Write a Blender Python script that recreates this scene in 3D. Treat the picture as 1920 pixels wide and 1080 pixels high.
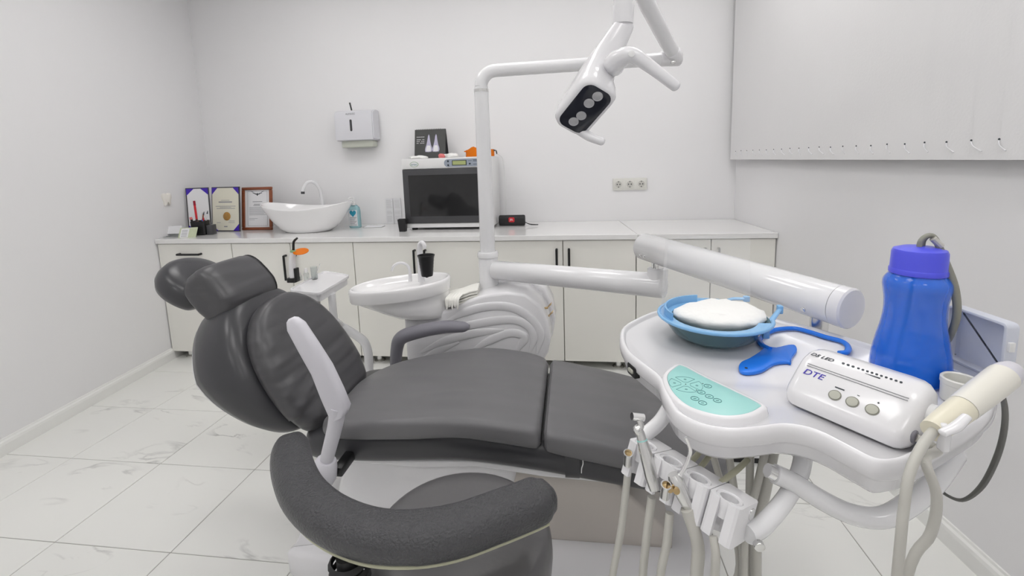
import bpy, bmesh, math, random
from mathutils import Vector as V, Matrix

random.seed(7)
sc = bpy.context.scene
for o in list(bpy.data.objects):
    bpy.data.objects.remove(o)
COL = sc.collection

# ------------------------------------------------------------------ camera, world, exposure
FOC, PCX, PCY, CAMH = 850.0, 960.0, 417.2, 1.33
PITCH, YAW, ROLL = 0.1361, 0.1324, -0.0327
_ca, _sa, _cb, _sb, _cc, _sc = (math.cos(PITCH), math.sin(PITCH), math.cos(YAW), math.sin(YAW), math.cos(ROLL), math.sin(ROLL))
_W = (Matrix(((_cc, -_sc, 0), (_sc, _cc, 0), (0, 0, 1))) @ Matrix(((1, 0, 0), (0, _ca, -_sa), (0, _sa, _ca)))
      @ Matrix(((_cb, 0, _sb), (0, 1, 0), (-_sb, 0, _cb))))
RW = (_W @ Matrix(((1, 0, 0), (0, 0, -1), (0, 1, 0)))).transposed()      # camera (right, down, forward) -> world
CAMO = V((0, 0, CAMH))
cd = bpy.data.cameras.new('camera')
cd.sensor_width = 36.0
cd.lens = FOC / 1920 * 36
cd.shift_y = -(540 - PCY) / 1920
cd.clip_start = 0.02
cam = bpy.data.objects.new('camera', cd)
COL.objects.link(cam)
cam.matrix_world = Matrix.Translation(CAMO) @ Matrix((RW.col[0], -RW.col[1], -RW.col[2])).transposed().to_4x4()
sc.camera = cam

w = bpy.data.worlds.new('world')
sc.world = w
w.use_nodes = True
w.node_tree.nodes['Background'].inputs[0].default_value = (0.9, 0.95, 1.0, 1)
w.node_tree.nodes['Background'].inputs[1].default_value = 0.5
sc.view_settings.view_transform = 'Standard'
sc.view_settings.look = 'None'
sc.view_settings.gamma = 1.0
sc.view_settings.use_curve_mapping = False
sc.view_settings.exposure = 0.2
PANEL_POWER = 6.2


def at(px, py, X=None, Y=None, Z=None):
    """point of the room seen at a photograph pixel, at a known depth, height or side distance"""
    r = RW @ V((px - PCX, py - PCY, FOC))
    if Y is not None:
        return CAMO + r * (Y / r.y)
    if Z is not None:
        return CAMO + r * ((Z - CAMH) / r.z)
    return CAMO + r * (X / r.x)


# ------------------------------------------------------------------ materials
MATS = {}


def mat(name, col, rough=0.5, metal=0.0, bump=0.0, bscale=60.0, var=0.0, vscale=4.0, spec=0.5, trans=0.0, ior=1.45, alpha=1.0,
        coat=0.0, emit=0.0, stretch=None, bdist=0.01, bdetail=5):
    if name in MATS:
        return MATS[name]
    m = bpy.data.materials.new(name)
    m.use_nodes = True
    nt = m.node_tree
    b = nt.nodes['Principled BSDF']
    b.inputs['Base Color'].default_value = (*col, 1)
    b.inputs['Roughness'].default_value = rough
    b.inputs['Metallic'].default_value = metal
    b.inputs['Specular IOR Level'].default_value = spec
    b.inputs['Transmission Weight'].default_value = trans
    b.inputs['IOR'].default_value = ior
    b.inputs['Alpha'].default_value = alpha
    b.inputs['Coat Weight'].default_value = coat
    if emit:
        b.inputs['Emission Color'].default_value = (*col, 1)
        b.inputs['Emission Strength'].default_value = emit
    tc = nt.nodes.new('ShaderNodeTexCoord')
    mp = nt.nodes.new('ShaderNodeMapping')
    nt.links.new(tc.outputs['Object'], mp.inputs[0])
    if stretch:
        mp.inputs['Scale'].default_value = stretch
    if var:
        n = nt.nodes.new('ShaderNodeTexNoise')
        n.inputs['Scale'].default_value = vscale
        n.inputs['Detail'].default_value = 4
        nt.links.new(mp.outputs[0], n.inputs['Vector'])
        mx = nt.nodes.new('ShaderNodeMix')
        mx.data_type = 'RGBA'
        mx.inputs[6].default_value = (*[c * (1 - var) for c in col], 1)
        mx.inputs[7].default_value = (*[min(1, c * (1 + var)) for c in col], 1)
        nt.links.new(n.outputs['Fac'], mx.inputs[0])
        nt.links.new(mx.outputs[2], b.inputs['Base Color'])
    if bump:
        n2 = nt.nodes.new('ShaderNodeTexNoise')
        n2.inputs['Scale'].default_value = bscale
        n2.inputs['Detail'].default_value = bdetail
        nt.links.new(mp.outputs[0], n2.inputs['Vector'])
        bp = nt.nodes.new('ShaderNodeBump')
        bp.inputs['Strength'].default_value = bump
        bp.inputs['Distance'].default_value = bdist
        nt.links.new(n2.outputs['Fac'], bp.inputs['Height'])
        nt.links.new(bp.outputs[0], b.inputs['Normal'])
    MATS[name] = m
    return m


WALL = mat('wall_paint', (0.86, 0.855, 0.865), 0.55, bump=0.03, bscale=25, var=0.012, vscale=1.5)
CEIL = mat('ceiling_paint', (0.9, 0.9, 0.9), 0.7, var=0.01)
BASEB = mat('baseboard_white', (0.88, 0.88, 0.86), 0.35, var=0.01)
GROUT = mat('grout', (0.36, 0.35, 0.33), 0.9, bump=0.1, bscale=200)
CAB = mat('cabinet_cream', (0.88, 0.87, 0.82), 0.3, var=0.012, vscale=3)
CABIN = mat('cabinet_edge', (0.62, 0.61, 0.56), 0.5, var=0.02)
TOPM = mat('worktop_gloss', (0.85, 0.845, 0.84), 0.12, var=0.012, vscale=8, coat=0.3)
BLACKM = mat('black_plastic', (0.012, 0.012, 0.013), 0.35, bump=0.03, bscale=300)
BLACKR = mat('black_rubber', (0.02, 0.02, 0.021), 0.6, bump=0.05, bscale=200)
STEEL = mat('brushed_steel', (0.72, 0.72, 0.71), 0.22, metal=1.0, var=0.03, vscale=40)
CHROME = mat('chrome', (0.86, 0.86, 0.86), 0.08, metal=1.0, var=0.01)
BRASS = mat('brass_inside', (0.52, 0.38, 0.2), 0.3, metal=1.0, var=0.05, vscale=80)
WPL = mat('white_gloss_plastic', (0.80, 0.795, 0.815), 0.16, var=0.008, vscale=6, coat=0.2)
WPAINT = mat('white_painted_metal', (0.82, 0.82, 0.835), 0.14, var=0.008, vscale=6, coat=0.3)
WMATT = mat('white_matt_plastic', (0.80, 0.80, 0.80), 0.4, var=0.01, bump=0.01, bscale=150)
CERAM = mat('white_ceramic', (0.9, 0.895, 0.9), 0.07, var=0.006, vscale=5, coat=0.4)
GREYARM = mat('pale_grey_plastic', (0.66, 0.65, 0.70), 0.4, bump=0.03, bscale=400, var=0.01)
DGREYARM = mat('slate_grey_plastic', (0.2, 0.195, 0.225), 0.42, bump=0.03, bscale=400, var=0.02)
LEATHER = mat('charcoal_vinyl', (0.05, 0.05, 0.055), 0.3, bump=0.1, bscale=14, var=0.06, vscale=5)
COVER = mat('charcoal_cover_toplit', (0.15, 0.148, 0.155), 0.38, bump=0.6, bdist=.03, bdetail=1, bscale=4, var=0.07, vscale=6, stretch=(0.6, 2.2, 2.0))  # brightness from overhead light is put into the seat cover's colour
COVERB = mat('charcoal_back_cover', (0.072, 0.071, 0.076), 0.36, bump=0.55, bdist=.03, bdetail=1, bscale=5, var=0.07, vscale=6, stretch=(2.2, 0.5, 4.0))
GRAIN = mat('grained_armrest_skin', (0.066, 0.066, 0.071), 0.3, bump=0.6, bscale=190, var=0.05, vscale=30)
STOOLV = mat('stool_vinyl', (0.115, 0.112, 0.116), 0.33, bump=0.05, bscale=60, var=0.04, vscale=8)
BEIGESH = mat('shaded_cover_beige', (0.58, 0.54, 0.50), 0.35, var=0.02)  # shadow on the lift arm side is put into this beige
HOSE = mat('warm_grey_silicone', (0.53, 0.52, 0.48), 0.38, var=0.03, vscale=20)
HOSE2 = mat('olive_grey_hose', (0.50, 0.49, 0.36), 0.4, var=0.04, vscale=20)
CORD = mat('dark_grey_cord', (0.13, 0.13, 0.12), 0.5, var=0.05, vscale=20)
CORDG = mat('grey_green_tube', (0.27, 0.27, 0.23), 0.4, var=0.05, vscale=20)
CREAM = mat('cream_handpiece', (0.78, 0.74, 0.60), 0.3, var=0.02)
TEAL = mat('teal_panel_film', (0.34, 0.66, 0.63), 0.3, var=0.03, vscale=15)
INK = mat('dark_ink', (0.03, 0.04, 0.05), 0.5, var=0.05)
INKG = mat('grey_ink', (0.33, 0.33, 0.35), 0.6, var=0.05)
INKT = mat('teal_ink', (0.06, 0.22, 0.22), 0.5, var=0.05)
INKB = mat('blue_ink', (0.05, 0.03, 0.42), 0.5, var=0.05)
BLUEP = mat('blue_plastic', (0.02, 0.2, 0.82), 0.25, var=0.04, vscale=10)
BLUEF = mat('pale_blue_plastic', (0.27, 0.56, 0.9), 0.25, var=0.05, vscale=10, trans=0.15)
CAPB = mat('violet_blue_cap', (0.09, 0.1, 0.78), 0.3, var=0.04, vscale=10)
BOTB = mat('clear_blue_bottle', (0.015, 0.2, 0.95), 0.06, alpha=0.5, var=0.04, vscale=10)
BOTW = mat('blue_water', (0.015, 0.2, 1.0), 0.04, alpha=0.3, var=0.03)
SMOKE = mat('smoked_bowl', (0.17, 0.29, 0.33), 0.06, trans=0.5, ior=1.2, var=0.05, vscale=8)
CLEAR = mat('clear_film', (0.95, 0.96, 0.97), 0.04, alpha=0.085, var=0.005)
CLEARB = mat('clear_acrylic', (0.85, 0.88, 0.88), 0.05, trans=0.85, ior=1.2, var=0.01)
NAPKIN = mat('napkin_paper', (0.88, 0.87, 0.82), 0.85, bump=0.35, bscale=40, var=0.02)
TISSUE = mat('cotton_tissue', (0.9, 0.9, 0.88), 0.9, bump=0.3, bscale=50, var=0.01)
PAPER = mat('white_paper', (0.80, 0.80, 0.82), 0.7, var=0.01)
PARCH = mat('parchment', (0.78, 0.76, 0.64), 0.6, var=0.03, vscale=6)
GOLD = mat('gold_seal', (0.50, 0.28, 0.08), 0.35, metal=0.4, var=0.15, vscale=60, bump=0.3, bscale=90)
VIOLET = mat('violet_silk', (0.06, 0.02, 0.42), 0.4, var=0.08, vscale=20)
WOODF = mat('red_brown_wood', (0.24, 0.07, 0.03), 0.3, var=0.3, vscale=18, stretch=(1, 1, 6))
ORANGE = mat('orange_acrylic', (0.9, 0.24, 0.01), 0.12, trans=0.35, ior=1.25, var=0.05)
GLASSD = mat('dark_door_glass', (0.022, 0.022, 0.023), 0.04, var=0.05, spec=0.5)
DGREY = mat('dark_grey_frame', (0.06, 0.06, 0.065), 0.3, var=0.04)
PANELG = mat('blue_grey_panel', (0.33, 0.37, 0.44), 0.4, var=0.03)
LCD = mat('lcd_green', (0.42, 0.47, 0.2), 0.3, var=0.04)
RED = mat('red_plastic', (0.62, 0.02, 0.03), 0.35, var=0.05)
PINK = mat('pink_plastic', (0.75, 0.2, 0.2), 0.4, var=0.05)
LABELB = mat('blue_label', (0.03, 0.33, 0.48), 0.4, var=0.05)
GEL = mat('clear_blue_gel', (0.55, 0.85, 0.9), 0.08, trans=0.6, ior=1.3, var=0.03)
BUTTON = mat('grey_rubber_button', (0.46, 0.46, 0.40), 0.5, var=0.03)
MINT = mat('mint_plastic', (0.25, 0.42, 0.22), 0.4, var=0.05)
TOOTH = mat('tooth_plaster', (0.84, 0.81, 0.76), 0.4, var=0.02)
XRAY = mat('calendar_picture', (0.055, 0.057, 0.055), 0.35, var=0.25, vscale=9)
XTOOTH = mat('calendar_tooth', (0.50, 0.48, 0.62), 0.4, var=0.12, vscale=30)
FROST = mat('frosted_plastic', (0.80, 0.83, 0.92), 0.3, trans=0.2, var=0.02)
LAMPF = mat('lamp_window', (0.018, 0.02, 0.03), 0.06, var=0.2, vscale=8)
LENS = mat('lamp_lens', (0.62, 0.62, 0.64), 0.15, metal=0.35, var=0.1, vscale=50)
BLINDM = mat('blind_fabric', (0.79, 0.785, 0.79), 0.8, bump=0.05, bscale=120, var=0.015, vscale=3)
DISPG = mat('dispenser_plastic', (0.72, 0.72, 0.76), 0.3, var=0.008)
TRANSP = mat('pale_tank_plastic', (0.66, 0.68, 0.60), 0.25, trans=0.15, var=0.02)
SOCK = mat('socket_plastic', (0.76, 0.755, 0.71), 0.35, var=0.01)
GREENC = mat('green_card', (0.55, 0.6, 0.42), 0.5, var=0.1, vscale=40)
GLOW = mat('ceiling_diffuser', (1.0, 0.985, 0.97), 0.5, emit=PANEL_POWER, var=0.002)


def marble():
    m = bpy.data.materials.new('marble_tile')
    m.use_nodes = True
    nt = m.node_tree
    b = nt.nodes['Principled BSDF']
    b.inputs['Roughness'].default_value = 0.16
    L = nt.links.new
    tc = nt.nodes.new('ShaderNodeTexCoord')
    oi = nt.nodes.new('ShaderNodeObjectInfo')
    add = nt.nodes.new('ShaderNodeVectorMath')
    add.operation = 'MULTIPLY_ADD'
    cmb = nt.nodes.new('ShaderNodeCombineXYZ')
    for i in range(3):
        L(oi.outputs['Random'], cmb.inputs[i])
    L(cmb.outputs[0], add.inputs[0])
    add.inputs[1].default_value = (31, 17, 9)
    L(tc.outputs['Object'], add.inputs[2])
    mp = nt.nodes.new('ShaderNodeMapping')
    mp.inputs['Rotation'].default_value = (0, 0, 0.75)
    mp.inputs['Scale'].default_value = (1.0, 2.6, 1.0)
    L(add.outputs[0], mp.inputs[0])
    n = nt.nodes.new('ShaderNodeTexNoise')
    n.inputs['Scale'].default_value = 1.7
    n.inputs['Detail'].default_value = 7
    n.inputs['Distortion'].default_value = 1.2
    L(mp.outputs[0], n.inputs['Vector'])
    sub = nt.nodes.new('ShaderNodeMath')
    sub.operation = 'SUBTRACT'
    sub.inputs[1].default_value = 0.5
    L(n.outputs['Fac'], sub.inputs[0])
    ab = nt.nodes.new('ShaderNodeMath')
    ab.operation = 'ABSOLUTE'
    L(sub.outputs[0], ab.inputs[0])
    ramp = nt.nodes.new('ShaderNodeValToRGB')
    ramp.color_ramp.elements[0].position = 0.0
    ramp.color_ramp.elements[0].color = (1, 1, 1, 1)
    ramp.color_ramp.elements[1].position = 0.02
    ramp.color_ramp.elements[1].color = (0, 0, 0, 1)
    L(ab.outputs[0], ramp.inputs[0])
    n2 = nt.nodes.new('ShaderNodeTexNoise')
    n2.inputs['Scale'].default_value = 3.0
    L(add.outputs[0], n2.inputs['Vector'])
    r2 = nt.nodes.new('ShaderNodeValToRGB')
    r2.color_ramp.elements[0].position = 0.52
    r2.color_ramp.elements[1].position = 0.72
    L(n2.outputs['Fac'], r2.inputs[0])
    mul = nt.nodes.new('ShaderNodeMath')
    mul.operation = 'MULTIPLY'
    L(ramp.outputs[0], mul.inputs[0])
    L(r2.outputs[0], mul.inputs[1])
    mx = nt.nodes.new('ShaderNodeMix')
    mx.data_type = 'RGBA'
    mx.inputs[6].default_value = (0.86, 0.862, 0.835, 1)
    mx.inputs[7].default_value = (0.5, 0.5, 0.49, 1)
    L(mul.outputs[0], mx.inputs[0])
    L(mx.outputs[2], b.inputs['Base Color'])
    return m


MARBLE = marble()

# ------------------------------------------------------------------ mesh helpers
WM = {}


def frame(o, ex, ey=None, ez=None):
    """matrix with the given axes (missing ones completed)"""
    ex = V(ex).normalized()
    if ey is None:
        ez = V(ez)
        ez = (ez - ex * ez.dot(ex)).normalized()
        ey = ez.cross(ex)
    else:
        ey = V(ey)
        ey = (ey - ex * ey.dot(ex)).normalized()
        ez = ex.cross(ey)
    m = Matrix((ex, ey, ez)).transposed().to_4x4()
    m.translation = V(o)
    return m


def loops(bm, ls, cap0=True, cap1=True, closed=False):
    vs = [[bm.verts.new(p) for p in l] for l in ls]
    n = len(vs[0])
    rng = range(len(vs) if closed else len(vs) - 1)
    for i in rng:
        a, b = vs[i], vs[(i + 1) % len(vs)]
        for j in range(n):
            k = (j + 1) % n
            bm.faces.new((a[j], a[k], b[k], b[j]))
    if not closed:
        if cap0:
            bm.faces.new(list(reversed(vs[0])))
        if cap1:
            bm.faces.new(vs[-1])
    return bm


def catmull(pts, n=6, closed=False):
    pts = [V(p) for p in pts]
    N = len(pts)
    out = []
    segs = N if closed else N - 1
    for i in range(segs):
        if closed:
            p0, p1, p2, p3 = pts[i - 1], pts[i], pts[(i + 1) % N], pts[(i + 2) % N]
        else:
            p1, p2 = pts[i], pts[i + 1]
            p0 = pts[i - 1] if i else p1 * 2 - p2
            p3 = pts[i + 2] if i + 2 < N else p2 * 2 - p1
        for k in range(n):
            t = k / n
            out.append(0.5 * ((2 * p1) + (p2 - p0) * t + (2 * p0 - 5 * p1 + 4 * p2 - p3) * t * t + (3 * p1 - p0 - 3 * p2 + p3) * t ** 3))
    if not closed:
        out.append(pts[-1])
    return out


def tube(bm, pts, r, n=14, sub=6, flat=1.0, up=None, rounded=0):
    """swept tube; r number or list; flat squeezes one side; rounded>0 gives dome ends"""
    rs = r if isinstance(r, (list, tuple)) else [r] * len(pts)
    pts = [V(p) for p in pts]
    if sub > 1 and len(pts) > 2:
        P = catmull(pts, sub)
        RR = []
        for i in range(len(pts) - 1):
            for k in range(sub):
                RR.append(rs[i] + (rs[i + 1] - rs[i]) * k / sub)
        RR.append(rs[-1])
    else:
        P, RR = pts, list(rs)
    tang = []
    for i in range(len(P)):
        a, b = P[max(i - 1, 0)], P[min(i + 1, len(P) - 1)]
        tang.append((b - a).normalized())
    u = V(up) if up else (V((0, 0, 1)) if abs(tang[0].z) < 0.9 else V((1, 0, 0)))
    u = (u - tang[0] * u.dot(tang[0])).normalized()
    ls = []
    rings = []
    for i in range(len(P)):
        t = tang[i]
        u = (u - t * u.dot(t)).normalized()
        rings.append((P[i], t, u.copy(), RR[i]))
    if rounded:
        p, t, uu, rr_ = rings[0]
        pre = [(p - t * rr_ * rounded * math.sin(a), t, uu, rr_ * math.cos(a)) for a in (1.45, 1.2, 0.9, 0.6, 0.3)]
        p, t, uu, rr_ = rings[-1]
        post = [(p + t * rr_ * rounded * math.sin(a), t, uu, rr_ * math.cos(a)) for a in (0.3, 0.6, 0.9, 1.2, 1.45)]
        rings = pre + rings + post
    for p, t, uu, rad in rings:
        s = t.cross(uu)
        ls.append([p + s * (rad * math.cos(2 * math.pi * j / n)) + uu * (rad * flat * math.sin(2 * math.pi * j / n)) for j in range(n)])
    return loops(bm, ls)


def lathe(bm, prof, M=None, n=36, sx=1.0, sy=1.0, close=False):
    M = M or Matrix()
    ls = []
    for r, z in prof:
        r = max(r, 1e-5)
        ls.append([M @ V((r * sx * math.cos(2 * math.pi * j / n), r * sy * math.sin(2 * math.pi * j / n), z)) for j in range(n)])
    return loops(bm, ls, closed=close)


def offset(pts, d):
    n = len(pts)
    out = []
    area = sum(pts[i][0] * pts[(i + 1) % n][1] - pts[(i + 1) % n][0] * pts[i][1] for i in range(n))
    s = 1 if area > 0 else -1
    for i in range(n):
        a, b, c = V(pts[i - 1][:2]), V(pts[i][:2]), V(pts[(i + 1) % n][:2])
        e1, e2 = (b - a), (c - b)
        if e1.length < 1e-9:
            e1 = e2
        if e2.length < 1e-9:
            e2 = e1
        e1, e2 = e1.normalized(), e2.normalized()
        n1, n2 = V((-e1.y, e1.x)), V((-e2.y, e2.x))
        m = n1 + n2
        if m.length < 1e-6:
            m = n1
        m = m.normalized()
        k = 1 / max(0.5, m.dot(n1))
        out.append(b + m * (d * k * s))
    return out


def pad(bm, outline, M, prof, caps=(True, True), soft=False):
    """stack of inward offsets of an outline: prof = [(inset, height)]; soft shrinks towards the middle (cushions)"""
    ls = []
    if soft:
        cx_ = sum(p[0] for p in outline) / len(outline)
        cy_ = sum(p[1] for p in outline) / len(outline)
        rm = sum(math.hypot(p[0] - cx_, p[1] - cy_) for p in outline) / len(outline)
        for ins, h in prof:
            k = 1 - ins / rm
            ls.append([M @ V((cx_ + (p[0] - cx_) * k, cy_ + (p[1] - cy_) * k, h)) for p in outline])
        return loops(bm, ls, *caps)
    for ins, h in prof:
        o2 = offset(outline, ins) if abs(ins) > 1e-9 else [V(p[:2]) for p in outline]
        ls.append([M @ V((p[0], p[1], h)) for p in o2])
    return loops(bm, ls, *caps)


def prism(bm, outline, M, h0, h1, bev=0.0):
    if bev:
        pr = [(bev, h0), (bev * 0.3, h0 + bev * 0.3), (0, h0 + bev), (0, h1 - bev), (bev * 0.3, h1 - bev * 0.3), (bev, h1)]
    else:
        pr = [(0, h0), (0, h1)]
    return pad(bm, outline, M, pr)


def rrect(wd, h, r, n=5, cx=0.0, cy=0.0):
    r = min(r, wd / 2 - 1e-4, h / 2 - 1e-4)
    out = []
    for qx, qy, a0 in ((1, 1, 0), (-1, 1, 90), (-1, -1, 180), (1, -1, 270)):
        for k in range(n + 1):
            a = math.radians(a0 + 90 * k / n)
            out.append(V((cx + qx * (wd / 2 - r) + r * math.cos(a), cy + qy * (h / 2 - r) + r * math.sin(a))))
    return out


def ell(a, b, n=32, cx=0.0, cy=0.0, p=2.0):
    out = []
    for j in range(n):
        t = 2 * math.pi * j / n
        c, s = math.cos(t), math.sin(t)
        out.append(V((cx + a * math.copysign(abs(c) ** (2 / p), c), cy + b * math.copysign(abs(s) ** (2 / p), s))))
    return out


def box(bm, c, s, bev=0.0, M=None, seg=2):
    M = M or Matrix()
    g = bmesh.ops.create_cube(bm, size=1.0, matrix=M @ Matrix.Translation(V(c)) @ Matrix.Diagonal((*s, 1)))
    if bev:
        es = list({e for v in g['verts'] for e in v.link_edges})
        bmesh.ops.bevel(bm, geom=es, offset=bev, segments=seg, affect='EDGES', profile=0.5)
    return bm


def bx(x0, x1, y0, y1, z0, z1, bev=0.0, seg=2):
    return box(B(), ((x0 + x1) / 2, (y0 + y1) / 2, (z0 + z1) / 2), (x1 - x0, y1 - y0, z1 - z0), bev, None, seg)


def B():
    return bmesh.new()


def obj(name, bm, m, parent=None, ang=38, smooth=True, label=None, kind=None, mats=None):
    bmesh.ops.recalc_face_normals(bm, faces=bm.faces[:])
    me = bpy.data.meshes.new(name)
    if parent is None:
        xs = [v.co for v in bm.verts]
        c = V(((min(p.x for p in xs) + max(p.x for p in xs)) / 2, (min(p.y for p in xs) + max(p.y for p in xs)) / 2, min(p.z for p in xs)))
        W_ = Matrix.Translation(c)
    else:
        W_ = WM[parent.name]
    bm.transform(W_.inverted())
    bm.to_mesh(me)
    bm.free()
    me.materials.append(m)
    if smooth:
        me.polygons.foreach_set('use_smooth', [True] * len(me.polygons))
        me.set_sharp_from_angle(angle=math.radians(ang))
    o = bpy.data.objects.new(name, me)
    COL.objects.link(o)
    if parent is None:
        o.matrix_world = W_
    else:
        o.parent = parent
    WM[o.name] = W_
    if label:
        o['label'] = label
    if kind:
        o['kind'] = kind
    return o


def tag(o, label, cat, group=None):
    o['label'] = label
    o['category'] = cat
    if group:
        o['group'] = group
    return o


def thing(name, label, cat, loc, group=None):
    o = bpy.data.objects.new(name, None)
    o.empty_display_size = 0.05
    COL.objects.link(o)
    o.location = loc
    WM[o.name] = Matrix.Translation(V(loc))
    return tag(o, label, cat, group)


def struct(name, bm, m, **k):
    o = obj(name, bm, m, **k)
    o['kind'] = 'structure'
    return o


def text(name, s, size, M, m, parent, ext=0.0003, align='CENTER', shear=0.0, squash=1.0):
    cu = bpy.data.curves.new(name, 'FONT')
    cu.body = s
    cu.size = size
    cu.align_x = align
    cu.align_y = 'CENTER'
    cu.extrude = ext
    cu.shear = shear
    t = bpy.data.objects.new('tmp_text', cu)
    COL.objects.link(t)
    me = bpy.data.meshes.new_from_object(t.evaluated_get(bpy.context.evaluated_depsgraph_get()))
    bpy.data.objects.remove(t)
    bpy.data.curves.remove(cu)
    bm = B()
    bm.from_mesh(me)
    bpy.data.meshes.remove(me)
    bm.transform(M @ Matrix.Diagonal((squash, 1, 1, 1)))
    return obj(name, bm, m, parent, smooth=False)


def disc(bm, M, r, h0, h1, n=24, bev=0.0):
    return prism(bm, ell(r, r, n), M, h0, h1, bev)


def bars(bm, M, rows, h=0.0004):
    """rows of printed lines: (x0, x1, y, thickness) lying on the plane of M"""
    for x0, x1, y, t in rows:
        box(bm, ((x0 + x1) / 2, y, h / 2), (x1 - x0, t, h), 0, M)
    return bm


# ------------------------------------------------------------------ the room
YB, YF, ZC = 3.35, -1.9, 2.85


def xl(y):
    return -2.74 - 0.105 * (y - 1.67)


def xr(y):
    return 1.245 - 0.06 * (y - 1.55)


def wallquad(name, a, b, out, mt):
    a, b, out = V((*a, 0)), V((*b, 0)), V((*out, 0))
    d = (b - a).normalized()
    n = (out - d * out.dot(d)).normalized() * 0.08
    bm = B()
    a, b = a - d * 0.08, b + d * 0.08
    up = V((0, 0, ZC))
    loops(bm, [[a, b, b + n, a + n], [a + up, b + up, b + n + up, a + n + up]])
    return struct(name, bm, mt, smooth=False)


wallquad('wall_back', (xl(YB), YB), (xr(YB), YB), (0, 1), WALL)
wallquad('wall_left', (xl(YF), YF), (xl(YB), YB), (-1, 0), WALL)
wallquad('wall_right', (xr(YF), YF), (xr(YB), YB), (1, 0), WALL)
wallquad('wall_front', (xl(YF), YF), (xr(YF), YF), (0, -1), WALL)
struct('ceiling', bx(-3.3, 1.7, YF - 0.1, YB + 0.1, ZC, ZC + 0.06), CEIL, smooth=False)

TX, TY = 0.474, 0.434
floor = struct('floor', bx(-3.2, 1.6, YF - 0.05, YB + 0.05, -0.06, -0.0022), GROUT, smooth=False)
tm = None
for i in range(-4, 7):
    for j in range(-8, 6):
        x0, y0 = -1.42 + (i - 1) * TX, 1.255 + j * TY
        if x0 > xr(y0) + 0.02 or x0 + TX < xl(y0 + TY) - 0.02 or y0 > YB or y0 + TY < YF:
            continue
        if tm is None:
            o = obj('floor_tile', bx(x0 + 0.0015, x0 + TX - 0.0015, y0 + 0.0015, y0 + TY - 0.0015, -0.006, 0.0, 0.0012, 1), MARBLE, floor, smooth=False)
            tm, base = o, (x0, y0)
            # shift mesh so copies share it
        else:
            o = tm.copy()
            COL.objects.link(o)
            o.parent = floor
            o.location = (x0 - base[0], y0 - base[1], 0)
for o in floor.children:
    o.matrix_parent_inverse = Matrix()

for nm, fx, sgn in (('baseboard_left', xl, 1), ('baseboard_right', xr, -1)):
    a, b = V((fx(YF), YF, 0)), V((fx(YB), YB, 0))
    d = (b - a).normalized()
    n = V((0, 0, 1)).cross(d) * -sgn
    prof = [(0, 0), (0.016, 0), (0.016, 0.052), (0.013, 0.064), (0.006, 0.07), (0.004, 0.078), (0, 0.08)]
    bm = B()
    loops(bm, [[a + n * q[0] + V((0, 0, q[1])) for q in prof], [b + n * q[0] + V((0, 0, q[1])) for q in prof]])
    struct(nm, bm, BASEB, smooth=False)
struct('baseboard_back', bx(xl(YB) + 0.02, xr(YB) - 0.02, YB - 0.016, YB, 0, 0.08, 0.004), BASEB, smooth=False)

# ceiling lights
LP = [(-1.65, 0.5), (-0.45, 0.5), (0.8, 0.5), (-1.65, 2.2), (-0.45, 2.2), (0.8, 2.2), (-1.2, -1.1), (0.5, -1.1)]
for k, (x, y) in enumerate(LP):
    t = thing('ceiling_light', 'square white LED panel lamp set in the ceiling', 'ceiling light', (x, y, ZC), 'ceiling panel lamps')
    bm = B()
    for cx_, cy_, sx_, sy_ in ((0, .3, .62, .02), (0, -.3, .62, .02), (.3, 0, .02, .58), (-.3, 0, .02, .58)):
        box(bm, (x + cx_, y + cy_, ZC - 0.008), (sx_, sy_, 0.016), 0.002)
    obj('frame', bm, WMATT, t, smooth=False)
    obj('diffuser', bx(x - .29, x + .29, y - .29, y + .29, ZC - 0.01, ZC - 0.004), GLOW, t, smooth=False)

# ------------------------------------------------------------------ cabinets along the back wall
YC, ZT = 2.75, 0.87          # door front plane, worktop surface


def handle(p, ln, vertical, m, parent, name='handle'):
    bm = B()
    d = V((0, 0, 1)) if vertical else V((1, 0, 0))
    p = V(p)
    out = V((0, -0.028, 0))
    a, b = p - d * ln / 2, p + d * ln / 2
    tube(bm, [a, a + out * 0.85, a + out + d * 0.01, b + out - d * 0.01, b + out * 0.85, b], 0.0075, n=8, sub=3)
    return obj(name, bm, m, parent)


def cabinet(name, label, x0, x1, doors, left_follow=False):
    t = thing(name, label, 'cabinet', ((x0 + x1) / 2, 3.03, 0))
    bm = B()
    yb = YB - 0.02
    xl0 = (lambda y: xl(y) + 0.004) if left_follow else (lambda y: x0 + 0.002)
    xr0 = lambda y: min(x1 - 0.002, xr(y) - 0.004)
    y0 = YC + 0.02
    loops(bm, [[V((xl0(y0), y0, z)), V((xr0(y0), y0, z)), V((xr0(yb), yb, z)), V((xl0(yb), yb, z))] for z in (0.062, 0.838)])
    obj('body', bm, CABIN, t, smooth=False)
    for (a, b, z0, z1, hx, hz, vert, hm) in doors:
        d = obj('drawer_front' if not vert else 'door', bx(a + 0.0025, b - 0.0025, YC, YC + 0.018, z0 + 0.0025, z1 - 0.0025, 0.0015, 1), CAB, t, smooth=False)
        handle((hx, YC, hz), 0.16, vert, hm, d)
    for fx in (x0 + 0.1, x1 - 0.1):
        bm = B()
        lathe(bm, [(0.036, 0.0), (0.036, 0.006), (0.03, 0.012), (0.021, 0.016), (0.021, 0.05), (0.03, 0.052), (0.03, 0.063)], Matrix.Translation((fx, YC + 0.06, 0)), 20)
        obj('leg', bm, STEEL, t)
    return t


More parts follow.
